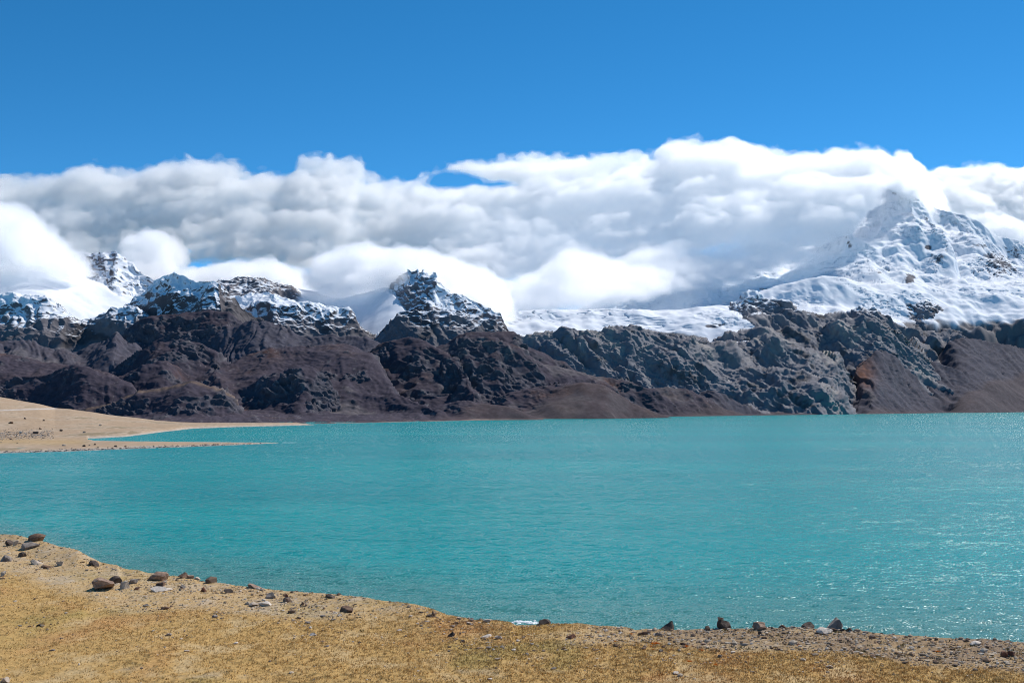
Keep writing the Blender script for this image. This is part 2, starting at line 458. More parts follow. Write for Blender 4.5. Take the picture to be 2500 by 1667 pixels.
f0 = fbm2(X, Y, 140, 5, 35); f2 = fbm(X, Y, Z, 22, 4, 37)
rockc = np.broadcast_to(c3(0.185, 0.18, 0.197), P.shape).astype(np.float32)
rockc = mix(rockc, c3(0.29, 0.265, 0.25), smooth(f0 + f2 * 0.8, 0.1, 0.7))
rockc = mix(rockc, c3(0.09, 0.085, 0.09), smooth(-f0 - f2 * 0.8, 0.15, 0.7))
sy = YH - (P[..., 2] - CAMZ) * F / P[..., 1]
line = np.interp(u, [1250, 1700, 1800, 1900, 2000, 2200, 2350, 2500], [700, 700, 768, 752, 756, 762, 752, 745])
sn = smooth((line - sy) / 28 + (n1[..., 2] - 0.72) * 3.0 + 0.9 * f0 + 0.7 * f2, 0.2, 0.75)
patch = smooth(n1[..., 2], 0.9, 0.97) * smooth(fbm2(X, Y, 160, 3, 39), 0.5, 0.62) * smooth(840 - sy, 0, 30)
sn = np.clip(sn + patch * smooth(u, 1780, 1850), 0, 1)
col = mix(rockc, c3(0.82, 0.84, 0.87), sn)
o = link('rocky_hill', mesh_np('rocky_hill', P.reshape(-1, 3), grid_faces(*u.shape), M_snow, col.reshape(-1, 3)))
tag(o, 'bare grey ice-worn rock bluffs below the glacier edge', kind='structure')

# ------------------------------------------------------------------ left snow peak, dark peak, snow dome, jagged peak
def peak(name, label, feats, rng, dr, size, amp, snow_fn, base=-60.0, clip=hill_sky, rock=(0.15, 0.14, 0.15), seed=0, k=10, warp=(16, 50)):
    WARP[:] = warp
    u, d, z, W = terrain(feats, rng[0], rng[1], dr[0], dr[1], size[0], size[1], k=k, clip=clip, base=lambda a, b: base + 0 * a, bias=0.25)
    P = pos(u, d, z); n0 = grid_normals(P)
    X, Y, Z = P[..., 0], P[..., 1], P[..., 2]
    sx, sy = u, YH - (Z - CAMZ) * F / d
    rw = np.clip(sum(W[c] for c in W if c in (ROCK,)) if ROCK in W else np.zeros_like(z), 0, 1)
    r1 = fbm(X, Y, Z * 1.2, 190, 6, seed + 1, 0.55, 'r')
    r2 = fbm(X, Y, Z, 48, 5, seed + 9, 0.55, 'r')
    f1 = fbm(X, Y, Z, 380, 4, seed + 19)
    rr = smooth(rw, 0.3, 0.7)
    st = 1 - np.abs(perlin((X + 0.5 * Z) / 46, Y / 160, (Z - 0.5 * X) / 150, seed + 3)) * 2.2
    disp = (1 - rr) * f1 * 12 + rr * amp * ((r1 - 0.5) * 22 + (r2 - 0.5) * 9.5 - np.clip(st, -1, 1) * 5.5)
    P = P + n0 * disp[..., None]
    n1 = grid_normals(P)
    g = 1.5 * fbm(X, Y, Z * 1.6, 130, 5, seed + 29); g2 = 0.55 * fbm(X, Y, Z * 1.5, 16, 3, seed + 39)
    rc = np.broadcast_to(c3(*rock), P.shape).astype(np.float32)
    rc = mix(rc, rc * 0.5, smooth(g, 0.05, 0.5)); rc = mix(rc, rc * 1.5, smooth(-g + 0.6 * g2, 0.25, 0.7))
    sn = np.clip(snow_fn(sx, sy, d, n1, g, g2, rr), 0, 1)
    col = mix(rc, c3(0.83, 0.85, 0.88), sn)
    o = link(name, mesh_np(name, P.reshape(-1, 3), grid_faces(*u.shape), M_snow, col.reshape(-1, 3)))
    tag(o, label, kind='structure')
    return o

SNOW = 5
peak('mountain', 'snow peak with a dark rock crest at the far left',
     [feat([(118, 632), (140, 632), (160, 626), (191, 615), (214, 617), (237, 613), (264, 609), (277, 604), (302, 628), (329, 645), (346, 665), (367, 672), (400, 690), (430, 720)], [5900, 5800, 5700, 5500], 1.0, 0.8, 8, 1.2, ROCK, L=120, tail=0.5),
      feat([(-200, 640), (0, 634), (60, 626), (122, 640), (180, 668), (240, 695), (300, 716), (360, 730)], [5600, 5600, 5500, 5450], 0.42, 0.3, 70, 0.6, SNOW),
      feat([(-200, 700), (-60, 706), (0, 712), (60, 716), (115, 720), (153, 735), (176, 760), (190, 775), (214, 767), (249, 755), (298, 747), (330, 745)], [4500, 4450, 4400], 1.0, 0.3, 25, 0.7, ROCK)],
     (-160, 450), (3900, 6600), (420, 300), 1.0,
     lambda x, y, d, n, g, g2, rr: (1 - rr) + rr * np.where(d > 5000, smooth((n[..., 2] - 0.5) * 3 + g * 0.5 + g2 * 0.7 + 0.6 * smooth(x, 268, 300), 0.0, 0.5),
        smooth((790 - y) / 40 + (n[..., 2] - 0.6) * 2.5 + g * 0.6 + g2 * 0.9, 0.3, 0.85)), seed=100)
peak('mountain', 'dark pyramid peak dusted with snow left of centre',
     [feat([(285, 755), (298, 745), (325, 722), (352, 703), (375, 680), (386, 674), (413, 668), (421, 666), (459, 672), (494, 682), (513, 683), (536, 691), (555, 707), (574, 730), (597, 753), (620, 772), (650, 786)], [4500, 4600, 4550, 4350, 4300, 4350], 0.85, 0.8, 10, 1.0, ROCK),
      feat([(520, 690), (536, 692), (545, 720), (530, 745), (515, 765)][:3], 4250, 0.8, 0.8, 12, 1.2, ROCK)],
     (270, 680), (3850, 5200), (330, 260), 0.9,
     lambda x, y, d, n, g, g2, rr: smooth((775 - y) / 60 + (n[..., 2] - 0.6) * 2.6 + g * 0.5 + g2 * 1.1 - 0.9 * smooth(x, 500, 560), 0.25, 0.85), seed=200, rock=(0.105, 0.095, 0.1))
peak('mountain', 'low snow dome with dusted rock band beside the jagged peak',
     [feat([(500, 685), (517, 683), (543, 680), (582, 676), (605, 672), (643, 674), (674, 682), (690, 690)], 5250, 0.5, 0.5, 30, 0.8, ROCK, L=90, tail=0.4),
      feat([(500, 700), (580, 695), (650, 685), (700, 690), (727, 703), (765, 711), (804, 713), (850, 714), (896, 706), (950, 698), (1010, 696), (1060, 700)], [5300, 5350, 5400, 5450, 5500], 0.42, 0.3, 50, 0.5, SNOW),
      feat([(600, 742), (615, 732), (640, 728), (655, 715), (670, 712), (690, 720), (720, 728), (760, 735), (800, 742), (850, 750), (872, 775), (890, 800), (925, 812)], [4500, 4550, 4600], 1.1, 0.35, 25, 0.9, ROCK)],
     (490, 1100), (4000, 6000), (400, 260), 1.0,
     lambda x, y, d, n, g, g2, rr: (1 - rr) + rr * np.where(d > 5000, smooth((n[..., 2] - 0.8) * 3 + g * 0.6 + g2 * 0.7, -0.1, 0.4),
        smooth((795 - y) / 45 + (n[..., 2] - 0.58) * 2.4 + g * 0.5 + g2 * 1.0, 0.3, 0.85)), seed=300)
peak('mountain', 'jagged dark rock peak with spiky summit teeth half in cloud',
     [feat([(948, 705), (955, 690), (968, 676), (980, 664), (990, 657), (999, 650), (1006, 660), (1012, 662), (1020, 653), (1026, 662), (1032, 657), (1040, 667), (1048, 669), (1054, 664), (1062, 659), (1068, 672), (1079, 684), (1095, 701), (1106, 710), (1133, 718), (1160, 730), (1183, 745), (1206, 756), (1225, 768), (1232, 785), (1246, 806), (1262, 830)], [5000, 5000, 4950, 4900, 4800, 4700], 0.95, 0.9, 4, 1.2, ROCK, L=260, tail=0.6),
      feat([(800, 730), (850, 722), (890, 716), (935, 702), (965, 704), (1000, 720), (1022, 738), (1030, 748)], [5250, 5150, 5050, 4950, 4850], 0.5, 0.3, 40, 0.4, SNOW, sm=14),
      feat([(912, 815), (925, 800), (950, 774), (985, 757), (1020, 752), (1060, 750), (1120, 752), (1170, 768), (1215, 785), (1245, 810)], 4500, 1.05, 0.35, 25, 1.0, ROCK)],
     (790, 1290), (4000, 5600), (460, 280), 1.05,
     lambda x, y, d, n, g, g2, rr: (1 - rr) + rr * smooth((762 - y) / 60 - 0.5 * smooth(y, 650, 665) * smooth(735 - y, 0, 20) * smooth(x, 950, 975) * smooth(1068 - x, 0, 12) + (n[..., 2] - 0.58) * 2.6 + g * 0.5 + g2 * 1.0 + 0.5 * smooth(x, 1055, 1090), 0.3, 0.85), seed=400, k=5, warp=(4, 30))

WARP[:] = (30, 160)
# ------------------------------------------------------------------ big snow mountain and its glacier
snf = [
    feat([(2000, 540), (2080, 466), (2143, 412), (2175, 420), (2207, 446), (2244, 478), (2276, 497), (2308, 507), (2366, 524), (2419, 558), (2472, 582), (2500, 590), (2700, 640)], [9300, 9000, 8700, 8700, 8900], 0.75, 0.6, 30, 0.8, SNOW),
    feat([(2205, 448), (2244, 482), (2266, 520), (2292, 565), (2335, 640), (2380, 700)], [8600, 8400, 8000, 7500, 7100], 0.6, 0.5, 25, 0.75, SNOW),
    feat([(1960, 600), (2047, 556), (2075, 560), (2110, 600), (2160, 670)], [8200, 8200, 7900, 7300], 0.6, 0.5, 40, 0.55, SNOW),
    feat([(1480, 720), (1600, 660), (1702, 617), (1734, 628), (1766, 635), (1808, 630), (1840, 617), (1900, 606), (1970, 590), (2047, 562), (2120, 530)], [8200, 8300, 8400, 8500], 0.42, 0.4, 80, 0.5, SNOW),
    feat([(1180, 770), (1228, 764), (1330, 758), (1420, 756), (1516, 758), (1600, 755), (1700, 750), (1790, 745)], [5600, 5700, 5800, 5900], 0.34, -0.04, 70, 0.3, SNOW),
    feat([(1790, 745), (1900, 700), (2000, 680), (2100, 690), (2200, 700), (2300, 705), (2400, 690), (2560, 680)], [6600, 6900, 7100, 7400], 0.46, -0.12, 90, 0.3, SNOW),
    feat([(2290, 640), (2380, 620), (2450, 640), (2520, 660), (2700, 700)], [8000, 7900, 7900], 0.55, 0.25, 50, 0.6, SNOW),
]
TL = [[1130, 1250, 1385, 1600, 1700, 1784, 1830, 1864, 1900, 2025, 2180, 2350, 2500], [812, 818, 812, 806, 818, 842, 836, 815, 785, 782, 785, 775, 772]]
def sn_base(u, d):
    return -150 + 0.10 * (d - 4300)
u, d, z, W = terrain(snf, 1130, 2680, 4550, 9800, 820, 380, k=35, base=sn_base, clip=np.array([(1100, 815), (1250, 815), (1400, 805), (1700, 812), (1790, 840), (1864, 825), (2000, 780), (2700, 770)], float), bias=0.3)
P = pos(u, d, z); n0 = grid_normals(P)
X, Y, Z = P[..., 0], P[..., 1], P[..., 2]
sy = YH - (Z - CAMZ) * F / d
P[..., 2] -= 300 * smooth(sy - np.interp(u, TL[0], TL[1]) - 4, 0, 60)
X, Y, Z = P[..., 0], P[..., 1], P[..., 2]
hi = smooth(u, 1850, 2250) * smooth(700 - sy, -60, 160)
f1 = fbm(X, Y, Z, 600, 5, 501); r1 = fbm(X * 1.3, Y * 0.7, Z * 0.45, 420, 5, 511, 0.42, 'r'); r2 = fbm(X, Y, Z, 80, 4, 521, 0.5, 'r')
flut = perlin2((X + 0.6 * Z) / 42 + perlin2(X / 130, Y / 130, 4), Z / 500, 12)
ser = smooth(fbm2(X, Y, 420, 3, 531) + 0.3 * hi, 0.15, 0.6)                 # serac zones
cre = fbm(X, Y * 2.2, Z * 2.2, 70, 3, 541, 0.5, 'r')
crk = smooth(0.07 - np.abs(perlin(X / 130 + 0.6 * f1, Y / 90, Z / 17, 591)), 0, 0.07) * smooth(fbm2(X, Y, 330, 3, 593), 0.02, 0.3)
r4 = fbm(X * 1.2 + 0.4 * Z, Y, Z * 0.6, 46, 4, 595, 0.55, 'r')
disp = (r4 - 0.5) * (1.0 + 9 * smooth(fbm2(X, Y, 500, 3, 597), 0.0, 0.5) * (0.35 + hi)) - crk * 8 + f1 * (15 + 20 * hi) + (r1 - 0.5) * (4 + 20 * hi) + (r2 - 0.5) * (1.0 + 7 * ser + 3 * hi) + flut * 5 * hi - ser * 14 * smooth(cre, 0.62, 0.85)
P = P + n0 * disp[..., None]
n1 = grid_normals(P)
g = fbm(X, Y, Z, 150, 5, 551); g2 = fbm(X, Y, Z, 30, 4, 561)
col = np.broadcast_to(c3(0.84, 0.86, 0.89), P.shape).astype(np.float32)
def blob(cx, cyy, rx, ry): return np.exp(-((u - cx) / rx) ** 2 - ((sy - cyy) / ry) ** 2)
rocky = np.maximum.reduce([blob(1832, 640, 10, 12), blob(2265, 605, 10, 8), blob(2220, 680, 18, 16), blob(2290, 635, 26, 24) * 0.7, blob(2440, 650, 50, 40) * 0.75, blob(1730, 795, 26, 8), blob(2150, 660, 40, 10) * 0.6, blob(2072, 590, 8, 26) * 0.6, blob(1870, 705, 40, 12) * 0.6, blob(2380, 600, 40, 12) * 0.6, blob(2330, 560, 20, 12) * 0.5])
rk = smooth(rocky * 1.2 + g * 0.6 + g2 * 0.5 - (n1[..., 2] - 0.8) * 1.0, 0.75, 1.05)
crv = smooth(fbm(X * 0.5, Y * 1.6, Z * 2.4, 38, 3, 571, 0.5, 'r'), 0.7, 0.85) * smooth(fbm2(X, Y, 260, 3, 581), 0.1, 0.4)
col = mix(col, c3(0.40, 0.48, 0.6), np.clip(crv * 0.5 + crk * 0.7, 0, 1))
col = mix(col, c3(0.13, 0.125, 0.14), rk)
tline = np.interp(u, TL[0], TL[1])
col = mix(col, c3(0.16, 0.15, 0.155), smooth(sy - tline + 22 * g, 2, 12))
o = link('snow_mountain', mesh_np('snow_mountain', P.reshape(-1, 3), grid_faces(*u.shape), M_snow, col.reshape(-1, 3)))
tag(o, 'great snow mountain with a broad glacier under the cloud bank at right', kind='structure')
#@@LAKE
# ------------------------------------------------------------------ lake
m, nt, out = new_mat('lake_water')
b = N(nt, 'ShaderNodeBsdfPrincipled', inp={'Roughness': 0.25, 'IOR': 1.333, 'Specular IOR Level': 0.34})
geo = N(nt, 'ShaderNodeNewGeometry')
def wnoise(sx_, sy_, detail, rough, off):
    mp = N(nt, 'ShaderNodeMapping', vector_type='POINT')
    mp.inputs['Location'].default_value = (off, off * 0.7, 0)
    mp.inputs['Rotation'].default_value = (0, 0, math.radians(14))
    mp.inputs['Scale'].default_value = (sx_, sy_, 0.0)
    nt.links.new(geo.outputs['Position'], mp.inputs['Vector'])
    n = N(nt, 'ShaderNodeTexNoise', inp={'Scale': 1.0, 'Detail': detail, 'Roughness': rough})
    nt.links.new(mp.outputs[0], n.inputs['Vector'])
    return n
def mth(op, a, b_=None):
    n = N(nt, 'ShaderNodeMath', operation=op)
    for i, v in enumerate((a, b_)):
        if v is None: continue
        if isinstance(v, (int, float)): n.inputs[i].default_value = v
        else: nt.links.new(v, n.inputs[i])
    return n.outputs[0]
def vec(op, a, b_=None, scale=None):
    n = N(nt, 'ShaderNodeVectorMath', operation=op)
    for i, v in enumerate((a, b_)):
        if v is None: continue
        if isinstance(v, tuple): n.inputs[i].default_value = v
        else: nt.links.new(v, n.inputs[i])
    if scale is not None: n.inputs['Scale'].default_value = scale
    return n.outputs[0]
def slope(sx_, sy_, detail, off, kx, ky):
    n = wnoise(sx_, sy_, detail, 0.6, off)
    return vec('MULTIPLY', vec('SUBTRACT', n.outputs['Color'], (0.5, 0.5, 0.5)), (kx, ky, 0.0))
tot = vec('ADD', slope(0.05, 0.14, 2.0, 3.0, 0.35, 0.8), slope(0.3, 0.42, 2.0, 11.0, 1.3, 1.6))
tot = vec('ADD', tot, slope(2.4, 1.5, 2.0, 23.0, 2.9, 2.9))
gust = wnoise(0.006, 0.022, 3.0, 0.6, 71.0)
gm = N(nt, 'ShaderNodeMapRange', inp={'From Min': 0.3, 'From Max': 0.7, 'To Min': 0.65, 'To Max': 1.2})
nt.links.new(gust.outputs['Fac'], gm.inputs['Value'])
sc_ = N(nt, 'ShaderNodeVectorMath', operation='SCALE')
nt.links.new(tot, sc_.inputs[0]); nt.links.new(gm.outputs[0], sc_.inputs['Scale'])
nrm = vec('NORMALIZE', vec('ADD', sc_.outputs[0], (0.0, 0.0, 1.0)))
nt.links.new(nrm, b.inputs['Normal'])
big = wnoise(0.0016, 0.005, 4.0, 0.55, 40.0)
cr = N(nt, 'ShaderNodeValToRGB')
cr.color_ramp.elements[0].position = 0.38; cr.color_ramp.elements[0].color = (0.002, 0.24, 0.235, 1)
cr.color_ramp.elements[1].position = 0.65; cr.color_ramp.elements[1].color = (0.004, 0.30, 0.28, 1)
nt.links.new(big.outputs['Fac'], cr.inputs['Fac'])
at = N(nt, 'ShaderNodeAttribute', attribute_name='shallow')
mxs = N(nt, 'ShaderNodeMixRGB', inp={'Color2': (0.07, 0.23, 0.20, 1)})
nt.links.new(at.outputs['Fac'], mxs.inputs['Fac']); nt.links.new(cr.outputs[0], mxs.inputs['Color1'])
# scattered whitecaps
cap = wnoise(0.22, 0.5, 3.0, 0.65, 61.0)
capm = N(nt, 'ShaderNodeMapRange', inp={'From Min': 0.715, 'From Max': 0.74})
nt.links.new(cap.outputs['Fac'], capm.inputs['Value'])
mxc = N(nt, 'ShaderNodeMixRGB', inp={'Color2': (0.75, 0.8, 0.8, 1)})
nt.links.new(capm.outputs[0], mxc.inputs['Fac']); nt.links.new(mxs.outputs[0], mxc.inputs['Color1'])
nt.links.new(mxc.outputs[0], b.inputs['Base Color'])
nt.links.new(b.outputs[0], out.inputs['Surface'])
M_water = m

EDGE = np.array([(-400, 1262), (-150, 1290), (0, 1303.6), (39, 1305), (107, 1321), (143, 1333), (190, 1342), (220, 1360), (247, 1372), (286, 1379), (298, 1387), (342, 1391), (357, 1397), (417, 1405), (450, 1406), (491, 1417), (536, 1423), (595, 1430), (655, 1437), (700, 1442), (790, 1448), (868, 1455), (921, 1463), (972, 1469), (1017, 1475), (1052, 1484), (1091, 1500), (1136, 1507), (1165, 1513), (1210, 1513), (1245, 1517), (1259, 1526), (1313, 1525), (1349, 1522), (1408, 1521), (1468, 1527), (1527, 1530), (1551, 1537), (1587, 1534), (1646, 1537), (1706, 1536), (1795, 1534), (1889, 1531), (1949, 1530), (2080, 1539), (2127, 1542), (2187, 1548), (2246, 1552), (2336, 1558), (2425, 1562), (2500, 1565), (2700, 1575), (3000, 1590)], float)
def edge_y(u): return np.interp(u, EDGE[:, 0], EDGE[:, 1])
def edge_ys(u):                                     # the smoothed rim decides the distance
    return np.interp(u, [-400, 0, 300, 700, 1250, 1800, 2500, 3000], [1262, 1304, 1386, 1440, 1520, 1535, 1565, 1590])
def near_shore(u): return 0.985 * CAMZ * F / (edge_ys(u) + 4 - YH)

uu = np.linspace(-1300, 3800, 400)
rows = np.concatenate([np.geomspace(60, 1000, 150), np.geomspace(1010, 7200, 110)])
U, D = np.meshgrid(uu, rows)
P = np.stack([(U - CX) / F * D, D, 0 * D], -1)
shal = smooth(near_shore(U) + 80 - D, 0, 75) * 0.9
lake = link('lake', mesh_np('lake', P.reshape(-1, 3), grid_faces(*U.shape), M_water, None, True, {'shallow': shal}))
tag(lake, 'wind-rippled turquoise glacial lake', kind='structure')

# ------------------------------------------------------------------ ground sheet under everything
gx = np.linspace(-6900, 6900, 25); gy = np.linspace(-900, 12900, 25)
U, D = np.meshgrid(gx, gy)
P = np.stack([U, D, np.full_like(U, -45.0)], -1)
o = link('ground', mesh_np('ground', P.reshape(-1, 3), grid_faces(*U.shape), M_hill, np.tile(c3(0.1, 0.08, 0.06), (U.size, 1))))
tag(o, 'dry valley floor beneath the lake and hills', kind='structure')

# ------------------------------------------------------------------ tan shore with its spit at left
K_lo = np.array([(-600, 1120), (0, 1106), (136, 1102.6), (306, 1096), (476, 1090), (612, 1084.5), (684, 1081)], float)      # near water line
K_hi = np.array([(231, 1075.5), (340, 1078), (510, 1079), (684, 1080.6)], float)
uu = np.linspace(-420, 960, 520)
uu_k = uu
yy = np.concatenate([np.linspace(1116, 1076, 90), np.linspace(1075.5, 1028, 130), np.linspace(1027.6, 1012, 60)])
U, YY = np.meshgrid(uu, yy)
D = CAMZ * F / (YY - YH)
lo = np.interp(U, K_lo[:, 0], K_lo[:, 1])
# land mask edges as rows of the photo turned into distances on the lake plane
hi = np.interp(U, [-600, 204, 231, 340, 510, 684], [1071, 1071, 1075.8, 1078, 1079, 1080.7])
cove_lo = np.interp(U, [204, 306, 391, 367, 960], [1071, 1066, 1056, 1050, 1035]) 
cove = np.interp(U, [-600, 204, 306, 391, 470, 578, 800, 900, 960], [1072, 1071, 1066, 1055, 1046, 1042, 1036.5, 1033, 1026])
def dist(y): return CAMZ * F / (y - YH)
wig = 6 * fbm2(U * 3, D, 60, 4, 9)
spit = np.minimum(D - dist(lo), dist(hi) - D) + wig * 0.5
spit = np.where(U > 690, -20 - (U - 690), spit)
main_ = D - dist(cove) + wig
main_ = np.where(U < 214, np.maximum(D - dist(lo), main_) + 0, main_)
s = np.maximum(spit, main_)
zz = np.where(s > 0, 0.9 * (1 - np.exp(-np.clip(s, 0, 99) / 14)), np.clip(s, -40, 0) * 0.06)
up = np.clip(D - dist(np.interp(U, [-600, 0, 204, 391, 960], [1085, 1080, 1066, 1046, 1024])), 0, 4000)
Ztop = CAMZ + (YH - np.interp(U, [-420, 0, 96, 134, 172, 230, 268, 325, 383, 478, 574, 900], [935, 969, 986, 996, 998, 1006, 1013, 1020, 1026.5, 1031, 1031.5, 1031.5])) * 2150 / F
Ztop = np.clip(Ztop, 1.2, 200)
prof = smooth(D, dist(1082), 2150) ** 1.25
zz = zz + np.where(s > 0, prof * (Ztop - 0.9) * smooth(s, 0, 60), 0)
zz = zz - np.clip(D - 2150, 0, 5000) * 0.12
X, Y = (U - CX) / F * D, D
zz = zz + smooth(s, 0, 40) * (fbm2(X, Y, 160, 4, 15) * 1.6 + fbm2(X, Y, 22, 4, 16) * 0.35) * smooth(Ztop, 1.5, 10)
P = np.stack([X, Y, zz], -1)
a1 = fbm2(X, Y * 0.35, 60, 5, 25); a2 = fbm2(X, Y * 0.5, 9, 4, 26)
sand = c3(0.47, 0.40, 0.33)
col = np.broadcast_to(c3(0.40, 0.285, 0.185), P.shape).astype(np.float32)
col = mix(col, c3(0.45, 0.345, 0.245), smooth(a1, -0.2, 0.5))
col = mix(col, c3(0.22, 0.165, 0.09), smooth(a1 + 0.4 * a2, 0.22, 0.6) * smooth(YY, 1030, 1046) * 0.75)
col = mix(col, sand, smooth(34 - s, 0, 22) * (0.85 + 0.15 * a2))
col = mix(col, c3(0.44, 0.30, 0.155), np.exp(-((YY - 1081) / 6) ** 2) * smooth(240 - U, 0, 60) * 0.9)
col = mix(col, c3(0.18, 0.16, 0.13), smooth(3.0 - s, 0, 2.5) * 0.6)
sU, sY = screen(P)
road = np.exp(-((sY - (1001.5 - 0.034 * np.clip(U, 0, 200))) / 1.3) ** 2) * smooth(150 - U, 0, 20) * smooth(D, 1300, 1500)
stony = smooth(fbm2(X, Y * 0.4, 14, 4, 27), 0.1, 0.5) * np.exp(-((sY - 1060) / 10) ** 2) * smooth(140 - U, 0, 60)
col = mix(col, c3(0.20, 0.165, 0.13), stony * 0.8)
fringe = smooth(fbm2(X, Y * 0.3, 10, 4, 28), 0.25, 0.5) * smooth(14 - s, 0, 8)
col = mix(col, c3(0.22, 0.19, 0.16), fringe * 0.6)
col = mix(col, c3(0.55, 0.5, 0.45), road * 0.9)
o = link('shore', mesh_np('shore', P.reshape(-1, 3), grid_faces(*U.shape), M_tan, col.reshape(-1, 3)))
tag(o, 'tan dry shore with a pale sand spit at the left', kind='structure')
SHP, SHS = P, screen(P)[1]
#@@FORE
# ------------------------------------------------------------------ near grassy terrace
def rim_d(u): return 8.5 * F / (edge_ys(u) - YH)
def rim_z(u): return CAMZ - (edge_y(u) - YH) * rim_d(u) / F
def terrace_z(u, d):
    rd = rim_d(u); rz = rim_z(u)
    t = smooth(d, rd - 7, rd)
    z = 31.5 * (1 - t) + rz * t
    ramp = 38.2 - (38.2 - 31.5) * d / 31.0
    z = np.where(d < 31, np.maximum(ramp, 31.5), z)
    X, Y = (u - CX) / F * d, d
    z = z + (0.13 * fbm2(X, Y, 5.0, 3, 700)) * (1 - t)
    over = np.clip(d - rd, 0, None)
    L = near_shore(u) - rd
    bank = rz - (rz - 0.0) * np.clip(over / L, 0, 1.6) - 2.4 * np.sin(np.clip(over / L, 0, 1) * math.pi) - 0.5 * (1 - np.exp(-over / 1.2))
    return np.where(d > rd, bank, z)

nc = 960
uu = np.linspace(-480, 3080, nc)
rimv = rim_d(uu)
t_in = np.linspace(0, 1, 230)
near_rows = np.geomspace(4, 29, 18)[:, None] * np.ones(nc)[None, :]
in_rows = 29.3 + (rimv - 29.3)[None, :] * (1 - (1 - t_in[:, None]) ** 1.0)
out_t = np.geomspace(0.02, 1.5, 26)
out_rows = rimv[None, :] + (near_shore(uu) - rimv)[None, :] * out_t[:, None]
D = np.vstack([near_rows, in_rows, out_rows])
U = np.broadcast_to(uu[None, :], D.shape)
Zg = terrace_z(U, D)
X, Y = (U - CX) / F * D, D
def fields(X, Y, U):
    a = fbm2(X, Y * 0.8, 7.0, 5, 801); b_ = fbm2(X, Y * 0.7, 1.6, 4, 811); c_ = fbm2(X, Y, 0.35, 3, 821)
    rd = rim_d(U)
    # stony zones: rim at left, broad gravel bank at right, patches elsewhere
    g_right = smooth(U + 120 * a, 1380, 1700) * smooth((Y - rd) + np.interp(U, [1300, 1700, 2000, 2500], [2.5, 4.2, 4.2, 5.0]) + 1.0 * a, -0.6, 0.9)
    g_left = smooth((Y - rd) + np.interp(U, [0, 300, 700, 1200, 1500], [17, 12, 7.0, 2.0, 0]) + 3.5 * a, -1.5, 3.0) * smooth(1300 - U, 0, 500) * (0.62 + 0.4 * b_ + 0.3 * c_)
    g_mid = smooth(0.35 - np.abs((U - 1500 + 60 * a) / 420) , 0, 0.3) * smooth((Y - rd) + 3.6 + a, -0.5, 0.8) * 0.7
    g_bot = smooth(0.55 - np.abs((Y - 36.2 + 0.6 * a) / 1.6), 0, 0.4) * smooth(a + b_ * 0.5, 0.1, 0.5) * 0.5
    return a, b_, c_, np.clip(np.maximum.reduce([g_right, g_left, g_mid, g_bot]), 0, 1)
a, b_, c_, grav = fields(X, Y, U)
Zg = Zg + np.where(D < rim_d(U) + 3, (0.035 * b_ + 0.018 * c_ * (0.6 + grav)), 0.4 * b_)
P = np.stack([X, Y, Zg], -1)
col = np.broadcast_to(c3(0.49, 0.305, 0.11), P.shape).astype(np.float32)
col = mix(col, c3(0.37, 0.27, 0.09), smooth(a + 0.5 * b_, 0.1, 0.8) * 0.8)
col = mix(col, c3(0.47, 0.255, 0.10), smooth(fbm2(X, Y * 0.5, 5, 4, 831), 0.15, 0.6) * 0.7)
col = mix(col, c3(0.52, 0.38, 0.20), smooth(-b_ - 0.4 * a, 0.1, 0.7) * 0.7)
col = mix(col, c3(0.20, 0.13, 0.045), smooth(c_ + 0.5 * b_, 0.25, 0.8) * 0.8)
soil = mix(np.broadcast_to(c3(0.47, 0.355, 0.23), P.shape).astype(np.float32), c3(0.255, 0.178, 0.112), smooth(U, 1300, 1800))
soil = mix(soil, c3(0.56, 0.47, 0.36), smooth(c_ - 0.3 * b_, 0.2, 0.7) * 0.6)
col = mix(col, soil, np.clip(grav * (0.8 + 0.4 * b_), 0, 1))
M_ground = attr_mat('dry_turf_ground', grain=0.3, gscale=9.0, bump=0.02, bscale=14.0)
o = link('grassland', mesh_np('grassland', P.reshape(-1, 3), grid_faces(*D.shape), M_ground, col.reshape(-1, 3)))
tag(o, 'dry ochre grass terrace with stony rim above the lake', kind='structure')

rng = np.random.RandomState(77)
def ground_z(u, d):
    X, Y = (u - CX) / F * d, d
    _, b1, c1, g1 = fields(X, Y, u)
    return terrace_z(u, d) + 0.035 * b1 + 0.018 * c1 * (0.6 + g1)

# short grass tufts: one mesh of bent blades
n = 105000
gu = rng.uniform(-330, 2930, n)
gd = 32.5 + (rim_d(gu) - 0.05 - 32.5) * rng.uniform(0, 1, n) ** 0.85
gX, gY = (gu - CX) / F * gd, gd
a, b_, c_, gr = fields(gX, gY, gu)
keep = rng.uniform(0, 1, n) > gr * 0.9 + 0.3 * smooth(-b_, 0, 0.6) + 0.5 * smooth(-c_, -0.1, 0.4)
gu, gd, gX, gY, a, b_ = gu[keep], gd[keep], gX[keep], gY[keep], a[keep], b_[keep]
gz = ground_z(gu, gd)
n = len(gu)
nb = 4
V = np.zeros((n, nb, 3, 3), np.float32)
ang = rng.uniform(0, 2 * math.pi, (n, nb)); hh = rng.uniform(0.025, 0.075, (n, nb)); wd = rng.uniform(0.006, 0.014, (n, nb)); ln = rng.uniform(0.02, 0.07, (n, nb))
ox = rng.normal(0, 0.035, (n, nb)); oy = rng.normal(0, 0.035, (n, nb))
bx, by = gX[:, None] + ox, gY[:, None] + oy
V[:, :, 0] = np.stack([bx - np.sin(ang) * wd, by + np.cos(ang) * wd, np.repeat(gz[:, None] - 0.012, nb, 1)], -1)
V[:, :, 1] = np.stack([bx + np.sin(ang) * wd, by - np.cos(ang) * wd, np.repeat(gz[:, None] - 0.012, nb, 1)], -1)
V[:, :, 2] = np.stack([bx + np.cos(ang) * ln, by + np.sin(ang) * ln, gz[:, None] + hh], -1)
